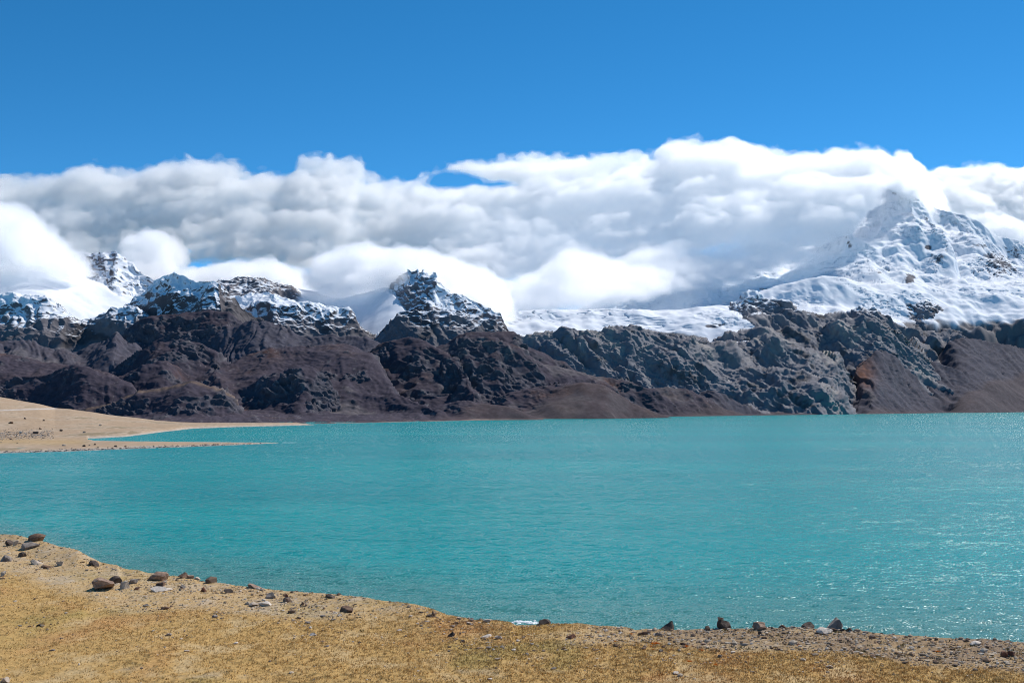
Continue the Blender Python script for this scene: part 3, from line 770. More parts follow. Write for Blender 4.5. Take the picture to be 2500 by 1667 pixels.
cg = np.broadcast_to(c3(0.56, 0.35, 0.125), (n, 3)).astype(np.float32)
cg = mix(cg, c3(0.37, 0.275, 0.09), smooth(a + 0.4 * b_ + rng.normal(0, 0.25, n), 0.1, 0.9) * 0.8)
cg = mix(cg, c3(0.48, 0.245, 0.085), smooth(fbm2(gX, gY * 0.5, 5, 4, 831), 0.15, 0.6) * 0.7)
cg = mix(cg, c3(0.60, 0.45, 0.24), (rng.uniform(0, 1, n) < 0.25) * 0.7)
cg = cg * rng.uniform(0.6, 1.3, (n, 1)).astype(np.float32)
M_grass = attr_mat('grass_blade', grain=0.15, gscale=20.0)
o = link('grass', mesh_np('grass', V.reshape(-1, 3), np.arange(n * nb * 3).reshape(-1, 3), M_grass, np.repeat(cg, nb * 3, 0), False))
tag(o, 'short dry golden grass covering the near terrace', kind='stuff')

# ------------------------------------------------------------------ stones
import bmesh
def ico(sub):
    bm = bmesh.new(); bmesh.ops.create_icosphere(bm, subdivisions=sub, radius=1.0)
    v = np.array([q.co[:] for q in bm.verts], np.float32); f = np.array([[q.index for q in p.verts] for p in bm.faces], np.int32)
    bm.free(); return v, f
ICO = {s: ico(s) for s in (1, 2, 3, 4)}
def rock_shape(seed, sub=3, cuts=9, rough=0.16, blocky=1.0):
    cuts = max(cuts, 8) + 5
    r = np.random.RandomState(seed)
    v, f = ICO[sub]; v = v.copy()
    for _ in range(cuts):                              # chop with random planes: flat fractured faces
        nn = r.normal(size=3); nn /= np.linalg.norm(nn)
        dd = r.uniform(0.34, 0.8)
        q = v @ nn - dd
        v -= np.clip(q, 0, None)[:, None] * nn[None, :] * blocky
    s = seed % 97
    v *= (1 + rough * fbm(v[:, 0] + s, v[:, 1] + s * 0.3, v[:, 2], 0.9, 3, seed % 50) + rough * 0.5 * fbm(v[:, 0] + s, v[:, 1], v[:, 2] - s, 0.25, 2, seed % 50))[:, None]
    mn, mx = v.min(0), v.max(0)
    return (v - (mn + mx) / 2) / (mx - mn) * 2, f      # fills the unit box exactly

def rock_mat(name, c1, c2, c3_):
    c1, c2, c3_ = [tuple(x * y for x, y in zip(c, (1.12, 1.0, 0.86))) for c in (c1, c2, c3_)]
    m, nt, out = new_mat(name)
    b = N(nt, 'ShaderNodeBsdfPrincipled', inp={'Roughness': 0.9, 'Specular IOR Level': 0.2})
    tc = N(nt, 'ShaderNodeNewGeometry')
    nz = N(nt, 'ShaderNodeTexNoise', inp={'Scale': 5.0, 'Detail': 6.0, 'Roughness': 0.65})
    nt.links.new(tc.outputs['Position'], nz.inputs['Vector'])
    cr = N(nt, 'ShaderNodeValToRGB')
    e = cr.color_ramp.elements
    e[0].position = 0.33; e[0].color = (*c1, 1); e[1].position = 0.68; e[1].color = (*c3_, 1)
    k = e.new(0.5); k.color = (*c2, 1)
    nt.links.new(nz.outputs['Fac'], cr.inputs['Fac'])
    n2 = N(nt, 'ShaderNodeTexNoise', inp={'Scale': 16.0, 'Detail': 6.0, 'Roughness': 0.7})
    nt.links.new(tc.outputs['Position'], n2.inputs['Vector'])
    bp = N(nt, 'ShaderNodeBump', inp={'Strength': 0.9, 'Distance': 0.05})
    nt.links.new(n2.outputs['Fac'], bp.inputs['Height']); nt.links.new(bp.outputs[0], b.inputs['Normal'])
    nt.links.new(cr.outputs[0], b.inputs['Base Color']); nt.links.new(b.outputs[0], out.inputs['Surface'])
    return m
RM = {
    'dark': rock_mat('dark_rock', (0.045, 0.038, 0.036), (0.085, 0.07, 0.065), (0.15, 0.125, 0.11)),
    'brown': rock_mat('brown_rock', (0.075, 0.05, 0.038), (0.15, 0.10, 0.075), (0.24, 0.17, 0.13)),
    'red': rock_mat('reddish_rock', (0.09, 0.04, 0.03), (0.17, 0.085, 0.06), (0.26, 0.16, 0.12)),
    'grey': rock_mat('grey_rock', (0.12, 0.11, 0.11), (0.22, 0.205, 0.20), (0.36, 0.33, 0.31)),
    'pink': rock_mat('pinkish_rock', (0.14, 0.095, 0.075), (0.27, 0.20, 0.165), (0.42, 0.34, 0.29)),
    'pale': rock_mat('pale_rock', (0.28, 0.245, 0.21), (0.44, 0.395, 0.35), (0.58, 0.53, 0.48)),
    'white': rock_mat('white_rock', (0.46, 0.43, 0.40), (0.60, 0.57, 0.54), (0.70, 0.68, 0.65)),
}
def hit(u, y):
    """distance at which the line of sight through a photo point meets the terrace"""
    dd = np.linspace(33, float(rim_d(np.array(u))) + 0.05, 900)
    ray = CAMZ - (y - YH) / F * dd
    g = ground_z(np.full_like(dd, u), dd)
    below = np.nonzero(ray <= g)[0]
    return dd[below[0]] if len(below) else dd[-1]

def place_rock(px, py, w, h, mat, label, seed, depth=1.0, cuts=9, rough=0.12, shape=None, lift=0.0, sub=3, group='boulders and larger stones on the grassy terrace', name='boulder', cat='boulder', sink=0.32):
    d = hit(px, py - 0.15 * h) if lift == 0 else lift
    W_, H_ = 0.92 * w / F * d, 0.88 * h / F * d
    v, f = rock_shape(seed, sub, cuts, rough)
    hz = H_ / (1 - sink) / 2 * 1.05
    v = v * np.array([W_ / 2, W_ / 2 * depth, hz], np.float32)
    if shape: v = shape(v, W_, hz)
    me = mesh_np(name, v, f, RM[mat], None, False)
    z0 = float(ground_z(np.array([px], float), np.array([d]))[0])
    o = link(name, me, loc=((px - CX) / F * d, d + W_ * depth * 0.25, z0 + hz * (1 - 2 * sink) ))
    return tag(o, label, cat, group), d, z0, H_

def wedge(side):                                        # rises to one end
    def fn(v, W_, hz):
        t = np.clip(v[:, 0] / (W_ / 2) * side * 0.5 + 0.5, 0, 1)
        v[:, 2] = -hz + (v[:, 2] + hz) * (0.28 + 0.78 * t ** 1.3)
        v[:, 2] = np.where(v[:, 2] > hz, hz, v[:, 2])
        return v
    return fn
def fin(v, W_, hz):
    t = (v[:, 2] + hz) / (2 * hz)
    v[:, 0] = v[:, 0] * (1 - 0.75 * t) - W_ * 0.25 * t
    return v
def dome(v, W_, hz):
    t = (v[:, 2] + hz) / (2 * hz)
    v[:, :2] *= (1 - 0.45 * t ** 2)[:, None]
    return v

ROCKS = [
 (86, 1322, 46, 18, 'brown', 'long reddish-brown boulder on the rim at the far left end of the terrace', dict(cuts=6)),
 (22, 1333, 24, 14, 'dark', 'dark half-buried rock left of a small pale block near the upper left rim', {}),
 (38, 1333, 14, 14, 'pale', 'small pale block touching a dark rock near the upper left rim', {}),
 (68, 1343, 52, 17, 'grey', 'long dark grey boulder just below the reddish-brown rim boulder', {}),
 (51, 1361, 26, 13, 'dark', 'dark pointed rock between the long grey boulder and the pale cream slab', dict(shape=dome)),
 (12, 1373, 27, 17, 'grey', 'rounded grey rock at the left picture edge above the pale stones', {}),
 (88, 1380, 44, 17, 'pale', 'pale cream slab sloping to the right near the left edge', dict(shape=wedge(-1))),
 (110, 1389, 27, 9, 'brown', 'low brown rock just below the pale cream slab', {}),
 (226, 1383, 34, 14, 'dark', 'dark brown rock on the rim where the left bank drops to the water', dict(shape=dome)),
 (145, 1382, 20, 12, 'pale', 'small broken pale rock right of the pale cream slab', {}),
 (6, 1409, 15, 14, 'pale', 'small upright pale stone cut by the left picture edge', {}),
 (250, 1443, 62, 29, 'pink', 'largest boulder of the left cluster, rounded and mauve-grey', dict(cuts=6)),
 (278, 1428, 34, 21, 'dark', 'dark grey block behind the mauve-grey boulder', {}),
 (303, 1440, 24, 20, 'pale', 'pale angular block right of the mauve-grey boulder', {}),
 (324, 1426, 27, 12, 'grey', 'grey rock a little right of and behind the pale angular block', {}),
 (380, 1420, 56, 23, 'pink', 'broad pinkish boulder with a rough face on the left rim', {}),
 (390, 1444, 58, 10, 'white', 'long flat whitish slab lying in the grass below the pinkish boulder', dict(cuts=5)),
 (388, 1432, 26, 11, 'brown', 'small brown rock between the pinkish boulder and the flat whitish slab', {}),
 (333, 1441, 16, 8, 'red', 'small reddish stone left of the flat whitish slab', {}),
 (444, 1412, 32, 13, 'brown', 'brown humped rock on the rim right of the pinkish boulder', dict(shape=dome)),
 (464, 1413, 20, 10, 'pink', 'low pinkish rock joined to the brown humped rim rock', {}),
 (481, 1416, 17, 9, 'pale', 'small pale rock on the rim right of the brown humped rock', {}),
 (445, 1437, 17, 9, 'grey', 'small grey pointed stone below the brown humped rim rock', dict(shape=dome)),
 (495, 1446, 16, 13, 'red', 'small upright reddish stone in the grass below the rim', {}),
 (556, 1448, 26, 9, 'dark', 'flat dark stone alone in the grass left of the tan pointed rock', {}),
 (621, 1437, 42, 13, 'pink', 'tan rock with a blunt left end tapering right along the rim', dict(shape=wedge(-1))),
 (660, 1463, 29, 16, 'grey', 'grey peaked rock with a dark left side below the rim', dict(shape=dome)),
 (616, 1480, 30, 9, 'pale', 'left one of two flat pale slabs lying end to end', {}),
 (648, 1480, 37, 11, 'white', 'right one of two flat pale slabs lying end to end', {}),
 (700, 1472, 30, 15, 'pink', 'squat mauve rock with a small dark red stone on top', dict(shape=dome)),
 (735, 1480, 14, 13, 'brown', 'left half of a small split brown rock in the grass', dict(shape=wedge(1))),
 (748, 1480, 11, 11, 'pink', 'right half of a small split brown rock in the grass', dict(shape=wedge(-1))),
 (811, 1462, 43, 15, 'dark', 'dark long wedge-shaped rock on the rim left of centre', dict(shape=wedge(-1), cuts=14)),
 (845, 1496, 38, 14, 'brown', 'oblong brown rock lying in the grass below the dark wedge-shaped rim rock', {}),
 (1060, 1504, 17, 15, 'brown', 'brown fin-shaped stone standing upright near the rim', dict(shape=fin)),
 (1050, 1506, 20, 6, 'dark', 'low dark stone at the foot of the upright fin-shaped stone', {}),
 (1151, 1516, 13, 7, 'grey', 'small grey stone on the rim between the fin-shaped stone and the surf', {}),
 (1188, 1519, 23, 7, 'pale', 'low pale grey stone on the rim left of the surf', {}),
 (1102, 1556, 21, 14, 'dark', 'small dark stone pile in the grass below the fin-shaped stone', dict(shape=dome, cuts=14)),
 (1186, 1557, 31, 8, 'white', 'flat white slab in the grass at the left end of the gravel', dict(cuts=5)),
 (1217, 1560, 24, 9, 'white', 'flat white stone just right of the flat white slab', {}),
 (764, 1552, 22, 7, 'white', 'lone white stone in the grass left of centre', {}),
 (1130, 1568, 12, 6, 'dark', 'tiny dark stone right of the small dark stone pile', {}),
 (1193, 1584, 15, 6, 'grey', 'small grey stone below the flat white slab', {}),
 (829, 1504, 13, 5, 'white', 'small white stone below the oblong brown rock', {}),
 (726, 1510, 11, 5, 'dark', 'tiny dark stone left of the small white stone', {}),
 (1329, 1525, 40, 13, 'dark', 'dark low pyramid rock on the rim right of the surf', dict(shape=dome)),
 (1395, 1560, 30, 12, 'red', 'rusty red mound-like rock among the gravel', dict(shape=dome)),
 (1627, 1543, 46, 28, 'dark', 'dark slanting rock rising to a point at its right, on the rim', dict(shape=wedge(1))),
 (1573, 1549, 34, 8, 'brown', 'flat brown rock left of the dark slanting rim rock', {}),
 (1608, 1553, 19, 8, 'grey', 'small grey rock in front of the dark slanting rim rock', {}),
 (1768, 1537, 48, 26, 'dark', 'large dark boulder on the rim carrying a small stone on top', dict(shape=dome)),
 (1727, 1540, 17, 11, 'brown', 'small brown rock left of the boulder carrying a stone', {}),
 (1856, 1539, 37, 19, 'pink', 'rounded boulder with a pale top on the right rim', dict(cuts=5)),
 (1973, 1533, 37, 16, 'dark', 'smooth dark round boulder left of the tallest right rim boulder', dict(cuts=5)),
 (1912, 1534, 20, 8, 'brown', 'low brown rock between the pale-topped and the dark round boulders', {}),
 (1932, 1534, 12, 6, 'grey', 'tiny grey rock just left of the dark round boulder', {}),
 (2040, 1538, 52, 30, 'grey', 'tallest cracked grey boulder on the right rim', dict(shape=dome, cuts=11)),
 (2036, 1542, 21, 9, 'brown', 'small brown rock leaning on the front of the tallest grey boulder', {}),
 (2055, 1541, 16, 7, 'dark', 'small dark rock at the right foot of the tallest grey boulder', {}),
 (2073, 1542, 16, 10, 'dark', 'small round dark stone right of the tallest grey boulder', {}),
 (2016, 1548, 46, 14, 'white', 'flat whitish slab in front of the tallest grey boulder', dict(cuts=5)),
 (1856, 1551, 12, 10, 'dark', 'small dark upright stone in front of the pale-topped boulder', {}),
 (2385, 1574, 32, 8, 'white', 'flat white slab near the right end of the rim', {}),
 (2453, 1606, 19, 16, 'red', 'left one of two dark red rocks at the right edge', {}),
 (2470, 1603, 17, 13, 'red', 'right one of two dark red rocks at the right edge', {}),
 (2130, 1558, 19, 9, 'pink', 'pinkish rock below the rim right of the tallest grey boulder', {}),
 (1651, 1646, 16, 6, 'white', 'white flat stone in the grass near the lower edge', {}),
 (2025, 1631, 22, 8, 'pale', 'pale stone in the grass below the gravel at lower right', {}),
 (410, 1552, 21, 6, 'grey', 'flat grey stone alone in the grass at lower left', {}),
 (523, 1509, 17, 8, 'grey', 'small blue-grey stone in the grass below the flat dark stone', {}),
 (402, 1488, 23, 7, 'brown', 'low brown stone in the grass below the flat whitish slab', {}),
 (355, 1481, 17, 6, 'grey', 'low grey stone left of the low brown stone', {}),
 (96, 1528, 17, 5, 'dark', 'flat dark stone alone in the grass at far left', {}),
 (10, 1668, 24, 13, 'pale', 'pale rock cut by the lower left picture corner', {}),
 (1758, 1605, 11, 7, 'grey', 'small rounded grey stone in the gravel below the boulder carrying a stone', {}),
 (1667, 1575, 16, 7, 'brown', 'small brown stone in the gravel below the dark slanting rim rock', {}),
 (1614, 1592, 13, 7, 'grey', 'small grey stone among orange tufts in the gravel', {}),
]
ROCK_D = []
for i, (px, py, w, h, mt_, lab, kw) in enumerate(ROCKS):
    o, d_, z_, H_ = place_rock(px, py, w, h, mt_, lab, 1000 + i * 7, **kw)
    ROCK_D.append(d_)
    if 'carrying a small stone' in lab: top1 = (px - 8, d_, z_ + H_)
    if 'dark red stone on top' in lab: top2 = (px - 3, d_, z_ + H_)
for (px, d_, zt), w, mt_, lab in ((top1, 14, 'pink', 'small pale stone balanced on top of the large dark rim boulder'), (top2, 13, 'red', 'small dark red stone sitting on the squat mauve rock')):
    v, f = rock_shape(w * 31, 3)
    W_ = w / F * d_
    v = v * np.array([W_ / 2, W_ / 2.4, W_ * 0.3], np.float32)
    o = link('stone', mesh_np('stone', v, f, RM[mt_]), loc=((px - CX) / F * d_, d_ + 0.1, zt + W_ * 0.2))
    tag(o, lab, 'stone', 'boulders and larger stones on the grassy terrace')

# boulders on the far shore and spit
FAR = [(204, 1090, 9, 5, 'dark', 'dark boulder on the sand spit left of its middle'), (156, 1088, 10, 4, 'pale', 'pale boulder on the root of the sand spit'), (282, 1090, 7, 4, 'dark', 'dark boulder near the water line of the sand spit'),
       (305, 1091, 6, 4, 'brown', 'brown boulder at the water edge of the sand spit'), (231, 1086, 6, 4, 'dark', 'dark boulder on the upper side of the sand spit'), (218, 1087.5, 5, 3, 'grey', 'small grey boulder between two dark ones on the spit'),
       (246, 1039, 7, 4, 'pale', 'pale lone boulder on the tan slope above the cove'), (150, 1052, 8, 5, 'dark', 'dark boulder on the tan shore left of the cove'), (204, 1056, 8, 4, 'grey', 'grey boulder on the tan shore beside the cove'),
       (26, 1034, 12, 5, 'brown', 'brown boulder heap high on the tan shore at far left'), (107, 1023, 6, 4, 'dark', 'small dark boulder highest on the tan slope'), (61, 1021, 6, 4, 'dark', 'dark boulder on the tan slope below the pale road'),
       (51, 1057, 8, 5, 'white', 'white boulder in the stony patch at far left'), (87, 1059, 14, 6, 'dark', 'dark broad boulder at the right end of the stony patch'), (27, 1073, 10, 4, 'pink', 'pinkish boulder below the stony patch at far left'), (99, 1047, 6, 4, 'brown', 'brown boulder above the stony patch')]
def shore_hit(px, py):
    j = int(np.argmin(np.abs(uu_k - px)))
    i = int(np.argmin(np.abs(SHS[:150, j] - py)))
    return SHP[i, j]
for i, (px, py, w, h, mt_, lab) in enumerate(FAR):
    p = shore_hit(px, py)
    v, f = rock_shape(7000 + i * 11, 2, 6)
    sc = p[1] / F
    v = v * np.array([w * sc / 2, w * sc / 2.4, h * sc / 2 * 1.25], np.float32)
    o = link('boulder', mesh_np('boulder', v, f, RM[mt_], None, False), loc=(p[0], p[1], p[2] + h * sc * 0.38))
    tag(o, lab, 'boulder', 'boulders on the tan shore and spit')
n = 1500
px = np.concatenate([rng.uniform(-20, 130, n // 2), rng.uniform(0, 640, n - n // 2)])
py = np.concatenate([1060 + rng.normal(0, 6, n // 2), np.interp(px[n // 2:], K_lo[:, 0], K_lo[:, 1]) - np.abs(rng.normal(0, 2.0, n - n // 2)) - 0.6])
jj = np.argmin(np.abs(uu_k[None, :] - px[:, None]), 1)
pp = np.stack([SHP[int(np.argmin(np.abs(SHS[:150, j] - q))), j] for j, q in zip(jj, py)])
bv, bf = ICO[1]
sz = rng.uniform(0.25, 0.9, (n, 1)) * np.array([[1.3, 1.0, 0.7]])
Vv = bv[None] * sz[:, None, :] * rng.uniform(0.75, 1.2, (n, len(bv), 1)) + pp[:, None, :]
cgk = np.array([(0.16, 0.13, 0.11), (0.30, 0.26, 0.22), (0.5, 0.45, 0.4), (0.09, 0.075, 0.065)], np.float32)[rng.choice(4, n)]
o = link('shingle', mesh_np('shingle', Vv.reshape(-1, 3), (bf[None] + (np.arange(n) * len(bv))[:, None, None]).reshape(-1, 3), attr_mat('shingle_stone', grain=0.2, gscale=1.0), np.repeat(cgk, len(bv), 0), False))
tag(o, 'stony shingle along the spit and the tan shore', kind='stuff')

# surf breaking below the rim and foam off the tip of the spit
M_foam, nt, out = new_mat('surf_foam')
b = N(nt, 'ShaderNodeBsdfPrincipled', inp={'Base Color': (0.85, 0.88, 0.88, 1), 'Roughness': 0.8})
nt.links.new(b.outputs[0], out.inputs['Surface'])
def foam(name, label, x0, x1, y0, y1, nx, ny, hz, seed):
    gx_, gy_ = np.meshgrid(np.linspace(x0, x1, nx), np.linspace(y0, y1, ny))
    tx, ty = (gx_ - x0) / (x1 - x0), (gy_ - y0) / (y1 - y0)
    q = 4 * ty * (1 - ty) * np.clip(8 * tx * (1 - tx), 0, 1) - 0.75 + 1.3 * fbm2(gx_, gy_ * 1.5, (y1 - y0) * 0.35, 4, seed)
    Z = np.where(q > 0, hz * q + 0.05, -0.3)
    o = link(name, mesh_np(name, np.stack([gx_, gy_, Z], -1).reshape(-1, 3), grid_faces(ny, nx), M_foam))
    tag(o, label, kind='stuff')
foam('surf', 'white surf breaking on the hidden beach below the rim', (1243 - CX) / F * 209, (1320 - CX) / F * 209, 208.2, 212.6, 160, 50, 0.22, 3)
foam('foam', 'thin white foam washing off the tip of the spit', (686 - CX) / F * 1178, (722 - CX) / F * 1178, 1174, 1183, 120, 24, 0.15, 5)

# orange cushion plants in the gravel
M_orange = attr_mat('orange_plant', grain=0.2, gscale=30.0)
def tuft_mesh(seed, nbl=90):
    q = np.random.RandomState(seed)
    a_ = q.uniform(0, 6.28, nbl); rr_ = np.sqrt(q.uniform(0, 1, nbl)) * 0.5
    bx, by = rr_ * np.cos(a_), rr_ * np.sin(a_) * 0.8
    hh_ = (0.25 + 0.5 * (1 - rr_ / 0.5)) * q.uniform(0.6, 1.1, nbl) * 0.6
    t_ = q.uniform(0, 6.28, nbl)
    V_ = np.zeros((nbl, 3, 3), np.float32)
    V_[:, 0] = np.stack([bx - 0.05 * np.sin(t_), by + 0.05 * np.cos(t_), 0 * bx - 0.03], -1)
    V_[:, 1] = np.stack([bx + 0.05 * np.sin(t_), by - 0.05 * np.cos(t_), 0 * bx - 0.03], -1)
    V_[:, 2] = np.stack([bx * 1.25 + 0.08 * np.cos(t_), by * 1.25 + 0.08 * np.sin(t_), hh_], -1)
    c_ = np.array([(0.85, 0.29, 0.02), (0.9, 0.40, 0.035), (0.7, 0.22, 0.015)], np.float32)[q.choice(3, nbl)]
    return mesh_np('plant', V_.reshape(-1, 3), np.arange(nbl * 3).reshape(-1, 3), M_orange, np.repeat(c_, 3, 0), False)
TM = [tuft_mesh(40 + q) for q in range(3)]
OR = [(1600, 1571, 22, 'largest orange cushion plant, in the gravel left of centre of the bare ground'), (1591, 1577, 10, 'small orange cushion plant just below the largest one'), (1595, 1585, 8, 'tiny orange cushion plant under the small one below the largest'),
      (1675, 1578, 16, 'orange cushion plant below the dark slanting rim rock, beside a brown stone'), (1712, 1587, 12, 'orange cushion plant between two others in the middle of the gravel'), (1683, 1614, 14, 'bright orange plant at the lower edge of the gravel'),
      (1747, 1622, 13, 'orange plant at the grass edge below the boulder carrying a stone'), (1458, 1543, 9, 'lone orange plant near the rim right of the rusty red mound'), (1540, 1547, 10, 'orange plant near the rim left of the flat brown rock'),
      (1637, 1585, 8, 'small orange plant right of the largest orange cushion plant'), (1502, 1565, 8, 'small orange plant in the turf right of the rusty red mound'), (1950, 1575, 10, 'faded orange plant below the smooth dark round boulder'), (2290, 1590, 12, 'faded orange plant on the gravel left of the flat white slab at right')]
for i, (px, py, w, lab) in enumerate(OR):
    d_ = hit(px, py); W_ = w / F * d_
    o = link('plant', TM[i % 3], loc=((px - CX) / F * d_, d_, float(ground_z(np.array([float(px)]), np.array([d_]))[0])))
    o.scale = (W_, W_, W_ * 0.9); o.rotation_euler = (0, 0, i * 1.3)
    tag(o, lab, 'plant', 'orange cushion plants in the gravel')
# dull olive ground-hugging clumps on the bare ground, too many to count
n = 260
gu = np.concatenate([rng.uniform(1480, 2880, 200), rng.uniform(-250, 1100, 60)])
rd = rim_d(gu)
gd = np.clip(np.where(gu > 1300, rd - rng.uniform(0.1, 4.5, n), rd - np.abs(rng.normal(0, 1, n)) * np.interp(gu, [0, 500, 1300], [9, 5, 3])), 34, None)
gX, gY = (gu - CX) / F * gd, gd; gz = ground_z(gu, gd)
nbl = 26
a_ = rng.uniform(0, 6.28, (n, nbl)); R_ = rng.uniform(0.06, 0.2, (n, 1)); rr_ = np.sqrt(rng.uniform(0, 1, (n, nbl))) * R_
bx, by = gX[:, None] + rr_ * np.cos(a_) * 1.3, gY[:, None] + rr_ * np.sin(a_)
hh_ = (1.15 - rr_ / R_) * R_ * rng.uniform(0.3, 0.7, (n, nbl)); t_ = rng.uniform(0, 6.28, (n, nbl))
V_ = np.zeros((n, nbl, 3, 3), np.float32)
V_[:, :, 0] = np.stack([bx - 0.016 * np.sin(t_), by + 0.016 * np.cos(t_), np.repeat(gz[:, None] - 0.01, nbl, 1)], -1)
V_[:, :, 1] = np.stack([bx + 0.016 * np.sin(t_), by - 0.016 * np.cos(t_), np.repeat(gz[:, None] - 0.01, nbl, 1)], -1)
V_[:, :, 2] = np.stack([bx + 0.03 * np.cos(t_), by + 0.03 * np.sin(t_), gz[:, None] + hh_], -1)
cc = np.array([(0.17, 0.14, 0.045), (0.22, 0.15, 0.05), (0.30, 0.18, 0.06), (0.12, 0.11, 0.04)], np.float32)[rng.choice(4, n)]
o = link('ground_cover', mesh_np('ground_cover', V_.reshape(-1, 3), np.arange(n * nbl * 3).reshape(-1, 3), M_grass, np.repeat(cc, nbl * 3, 0), False))
tag(o, 'dull olive clumps hugging the stony ground', kind='stuff')

# countable small stones: shared meshes
SM = {}
for mt_ in ('dark', 'brown', 'grey', 'pink', 'pale', 'white'):
    SM[mt_] = []
    for q in range(4):
        v, f = rock_shape(5000 + q * 13 + len(mt_), 2, 7)
        SM[mt_].append(mesh_np('stone', v * np.array([0.5, 0.4, 0.3], np.float32), f, RM[mt_]))
r = random.Random(9)
ADJ = {'dark': 'dark', 'brown': 'brown', 'grey': 'grey', 'pink': 'pinkish', 'pale': 'pale', 'white': 'white'}
MARKS = [(0, 'near the grey boulders at the far left rim'), (180, 'near the mauve-grey boulder cluster'), (360, 'near the long flat whitish slab'), (560, 'near the two flat pale slabs'),
         (760, 'near the dark wedge-shaped rim rock'), (960, 'near the upright fin-shaped stone'), (1150, 'near the flat white slab left of the gravel'), (1320, 'near the rusty red mound-like rock'),
         (1500, 'below the dark slanting rim rock'), (1690, 'below the boulder carrying a stone'), (1810, 'below the pale-topped rounded boulder'), (1920, 'below the smooth dark round boulder'),
         (2010, 'below the tallest grey boulder'), (2110, 'below the bare rim right of the tallest boulder'), (2300, 'below the flat white slab at right'), (2420, 'beside the dark red rocks at the right edge')]
SMALL = []
def scatter(nst, ufn, dfn, zone, weights):
    for _ in range(nst):
        u_ = ufn(); rd = float(rim_d(np.array(u_))); d_ = dfn(u_, rd)
        mt_ = r.choices(list(weights), list(weights.values()))[0]
        s = r.choice((0.08, 0.1, 0.12, 0.16, 0.2)) * r.uniform(0.8, 1.2)
        z_ = float(ground_z(np.array([u_]), np.array([d_]))[0])
        o = link('stone', r.choice(SM[mt_]), loc=((u_ - CX) / F * d_, d_, z_ + s * 0.08))
        o.scale = (s * r.uniform(0.9, 1.5), s, s * r.uniform(0.5, 1.0)); o.rotation_euler = (0, 0, r.uniform(0, 6.28))
        mk = [q[1] for q in MARKS if q[0] <= max(u_, 0)][-1]
        SMALL.append((mk, ADJ[mt_], rd - d_, o, 'small stones ' + zone))
scatter(85, lambda: r.uniform(0, 1150), lambda u_, rd: rd - abs(r.gauss(0, 1)) * np.interp(u_, [0, 400, 1150], [9, 5, 2]) - 0.1, 'in the sparse grass of the left rim', dict(dark=2, brown=2, grey=2, pink=2, pale=3, white=1))
scatter(110, lambda: r.uniform(1500, 2500), lambda u_, rd: rd - r.uniform(0.1, 4.5), 'on the gravelly bank at right', dict(dark=3, brown=3, grey=2, pink=2, pale=2))
scatter(25, lambda: r.uniform(0, 1500), lambda u_, rd: r.uniform(34.5, min(46, rd - 1)), 'in the open grass at the bottom', dict(grey=2, pale=2, white=3))

ORD = ['first', 'second', 'third', 'fourth', 'fifth', 'sixth', 'seventh', 'eighth', 'ninth', 'tenth', 'eleventh', 'twelfth']
bk = {}
for q in SMALL: bk.setdefault(q[:2], []).append(q)
for (mk, ad), qs in bk.items():
    for i_, q in enumerate(sorted(qs, key=lambda t: t[2])):
        tag(q[3], ('small %s stone %s' % (ad, mk)) + (', %s from the rim' % ORD[min(i_, 11)] if len(qs) > 1 else ''), 'stone', q[4])

# gravel, too many to count
n = 16500
gu = np.concatenate([rng.uniform(1250, 2900, n * 2 // 3), rng.uniform(-300, 1300, n // 3)])
rd = rim_d(gu)
gd = np.where(gu > 1300, rd - rng.uniform(0.0, 7.5, n), rd - np.abs(rng.normal(0, 1.3, n)) * np.interp(gu, [0, 500, 1300], [12, 7, 4]))
gd = np.clip(gd, 34, None)
nrub = 2600
ri = rng.randint(0, len(ROCKS), nrub)
ru = np.array([q[0] for q in ROCKS], float)[ri] + rng.normal(0, 26, nrub)
rdist = np.array(ROCK_D)[ri] + rng.normal(0, 0.9, nrub)
rdist = np.clip(np.minimum(rdist, rim_d(ru) - 0.05), 34, None)
gu, gd = np.concatenate([gu, ru]), np.concatenate([gd, rdist]); n = len(gu)
gX, gY = (gu - CX) / F * gd, gd
_, _, _, gr = fields(gX, gY, gu)
gr[-nrub:] = 1.0
k = rng.uniform(0, 1, n) < gr + np.where(gu < 1300, 0.16, 0.08)
gu, gd, gX, gY = gu[k], gd[k], gX[k], gY[k]
gz = ground_z(gu, gd); n = len(gu)
bv, bf = ICO[1]
sz = np.exp(rng.normal(-3.6, 0.5, n))[:, None] * np.stack([rng.uniform(0.7, 1.5, n), rng.uniform(0.6, 1.2, n), rng.uniform(0.35, 0.8, n)], 1)
th = rng.uniform(0, 6.28, n)
Vv = bv[None] * sz[:, None, :] * rng.uniform(0.75, 1.2, (n, len(bv), 1))
Vr = np.stack([Vv[..., 0] * np.cos(th)[:, None] - Vv[..., 1] * np.sin(th)[:, None], Vv[..., 0] * np.sin(th)[:, None] + Vv[..., 1] * np.cos(th)[:, None], Vv[..., 2]], -1)
Vr += np.stack([gX, gY, gz + sz[:, 2] * 0.3], -1)[:, None, :]
pal = np.array([(0.48, 0.39, 0.29), (0.32, 0.245, 0.175), (0.15, 0.105, 0.075), (0.62, 0.54, 0.44), (0.36, 0.23, 0.14)], np.float32)
cg = pal[rng.choice(5, n, p=[0.3, 0.28, 0.17, 0.13, 0.12])] * rng.uniform(0.8, 1.15, (n, 1)).astype(np.float32)
Fc = (bf[None] + (np.arange(n) * len(bv))[:, None, None]).reshape(-1, 3)
M_gravel = attr_mat('gravel_stone', grain=0.2, gscale=25.0)
o = link('gravel', mesh_np('gravel', Vr.reshape(-1, 3), Fc, M_gravel, np.repeat(cg, len(bv), 0), False))
tag(o, 'loose gravel and pebbles strewn over the bare soil', kind='stuff')
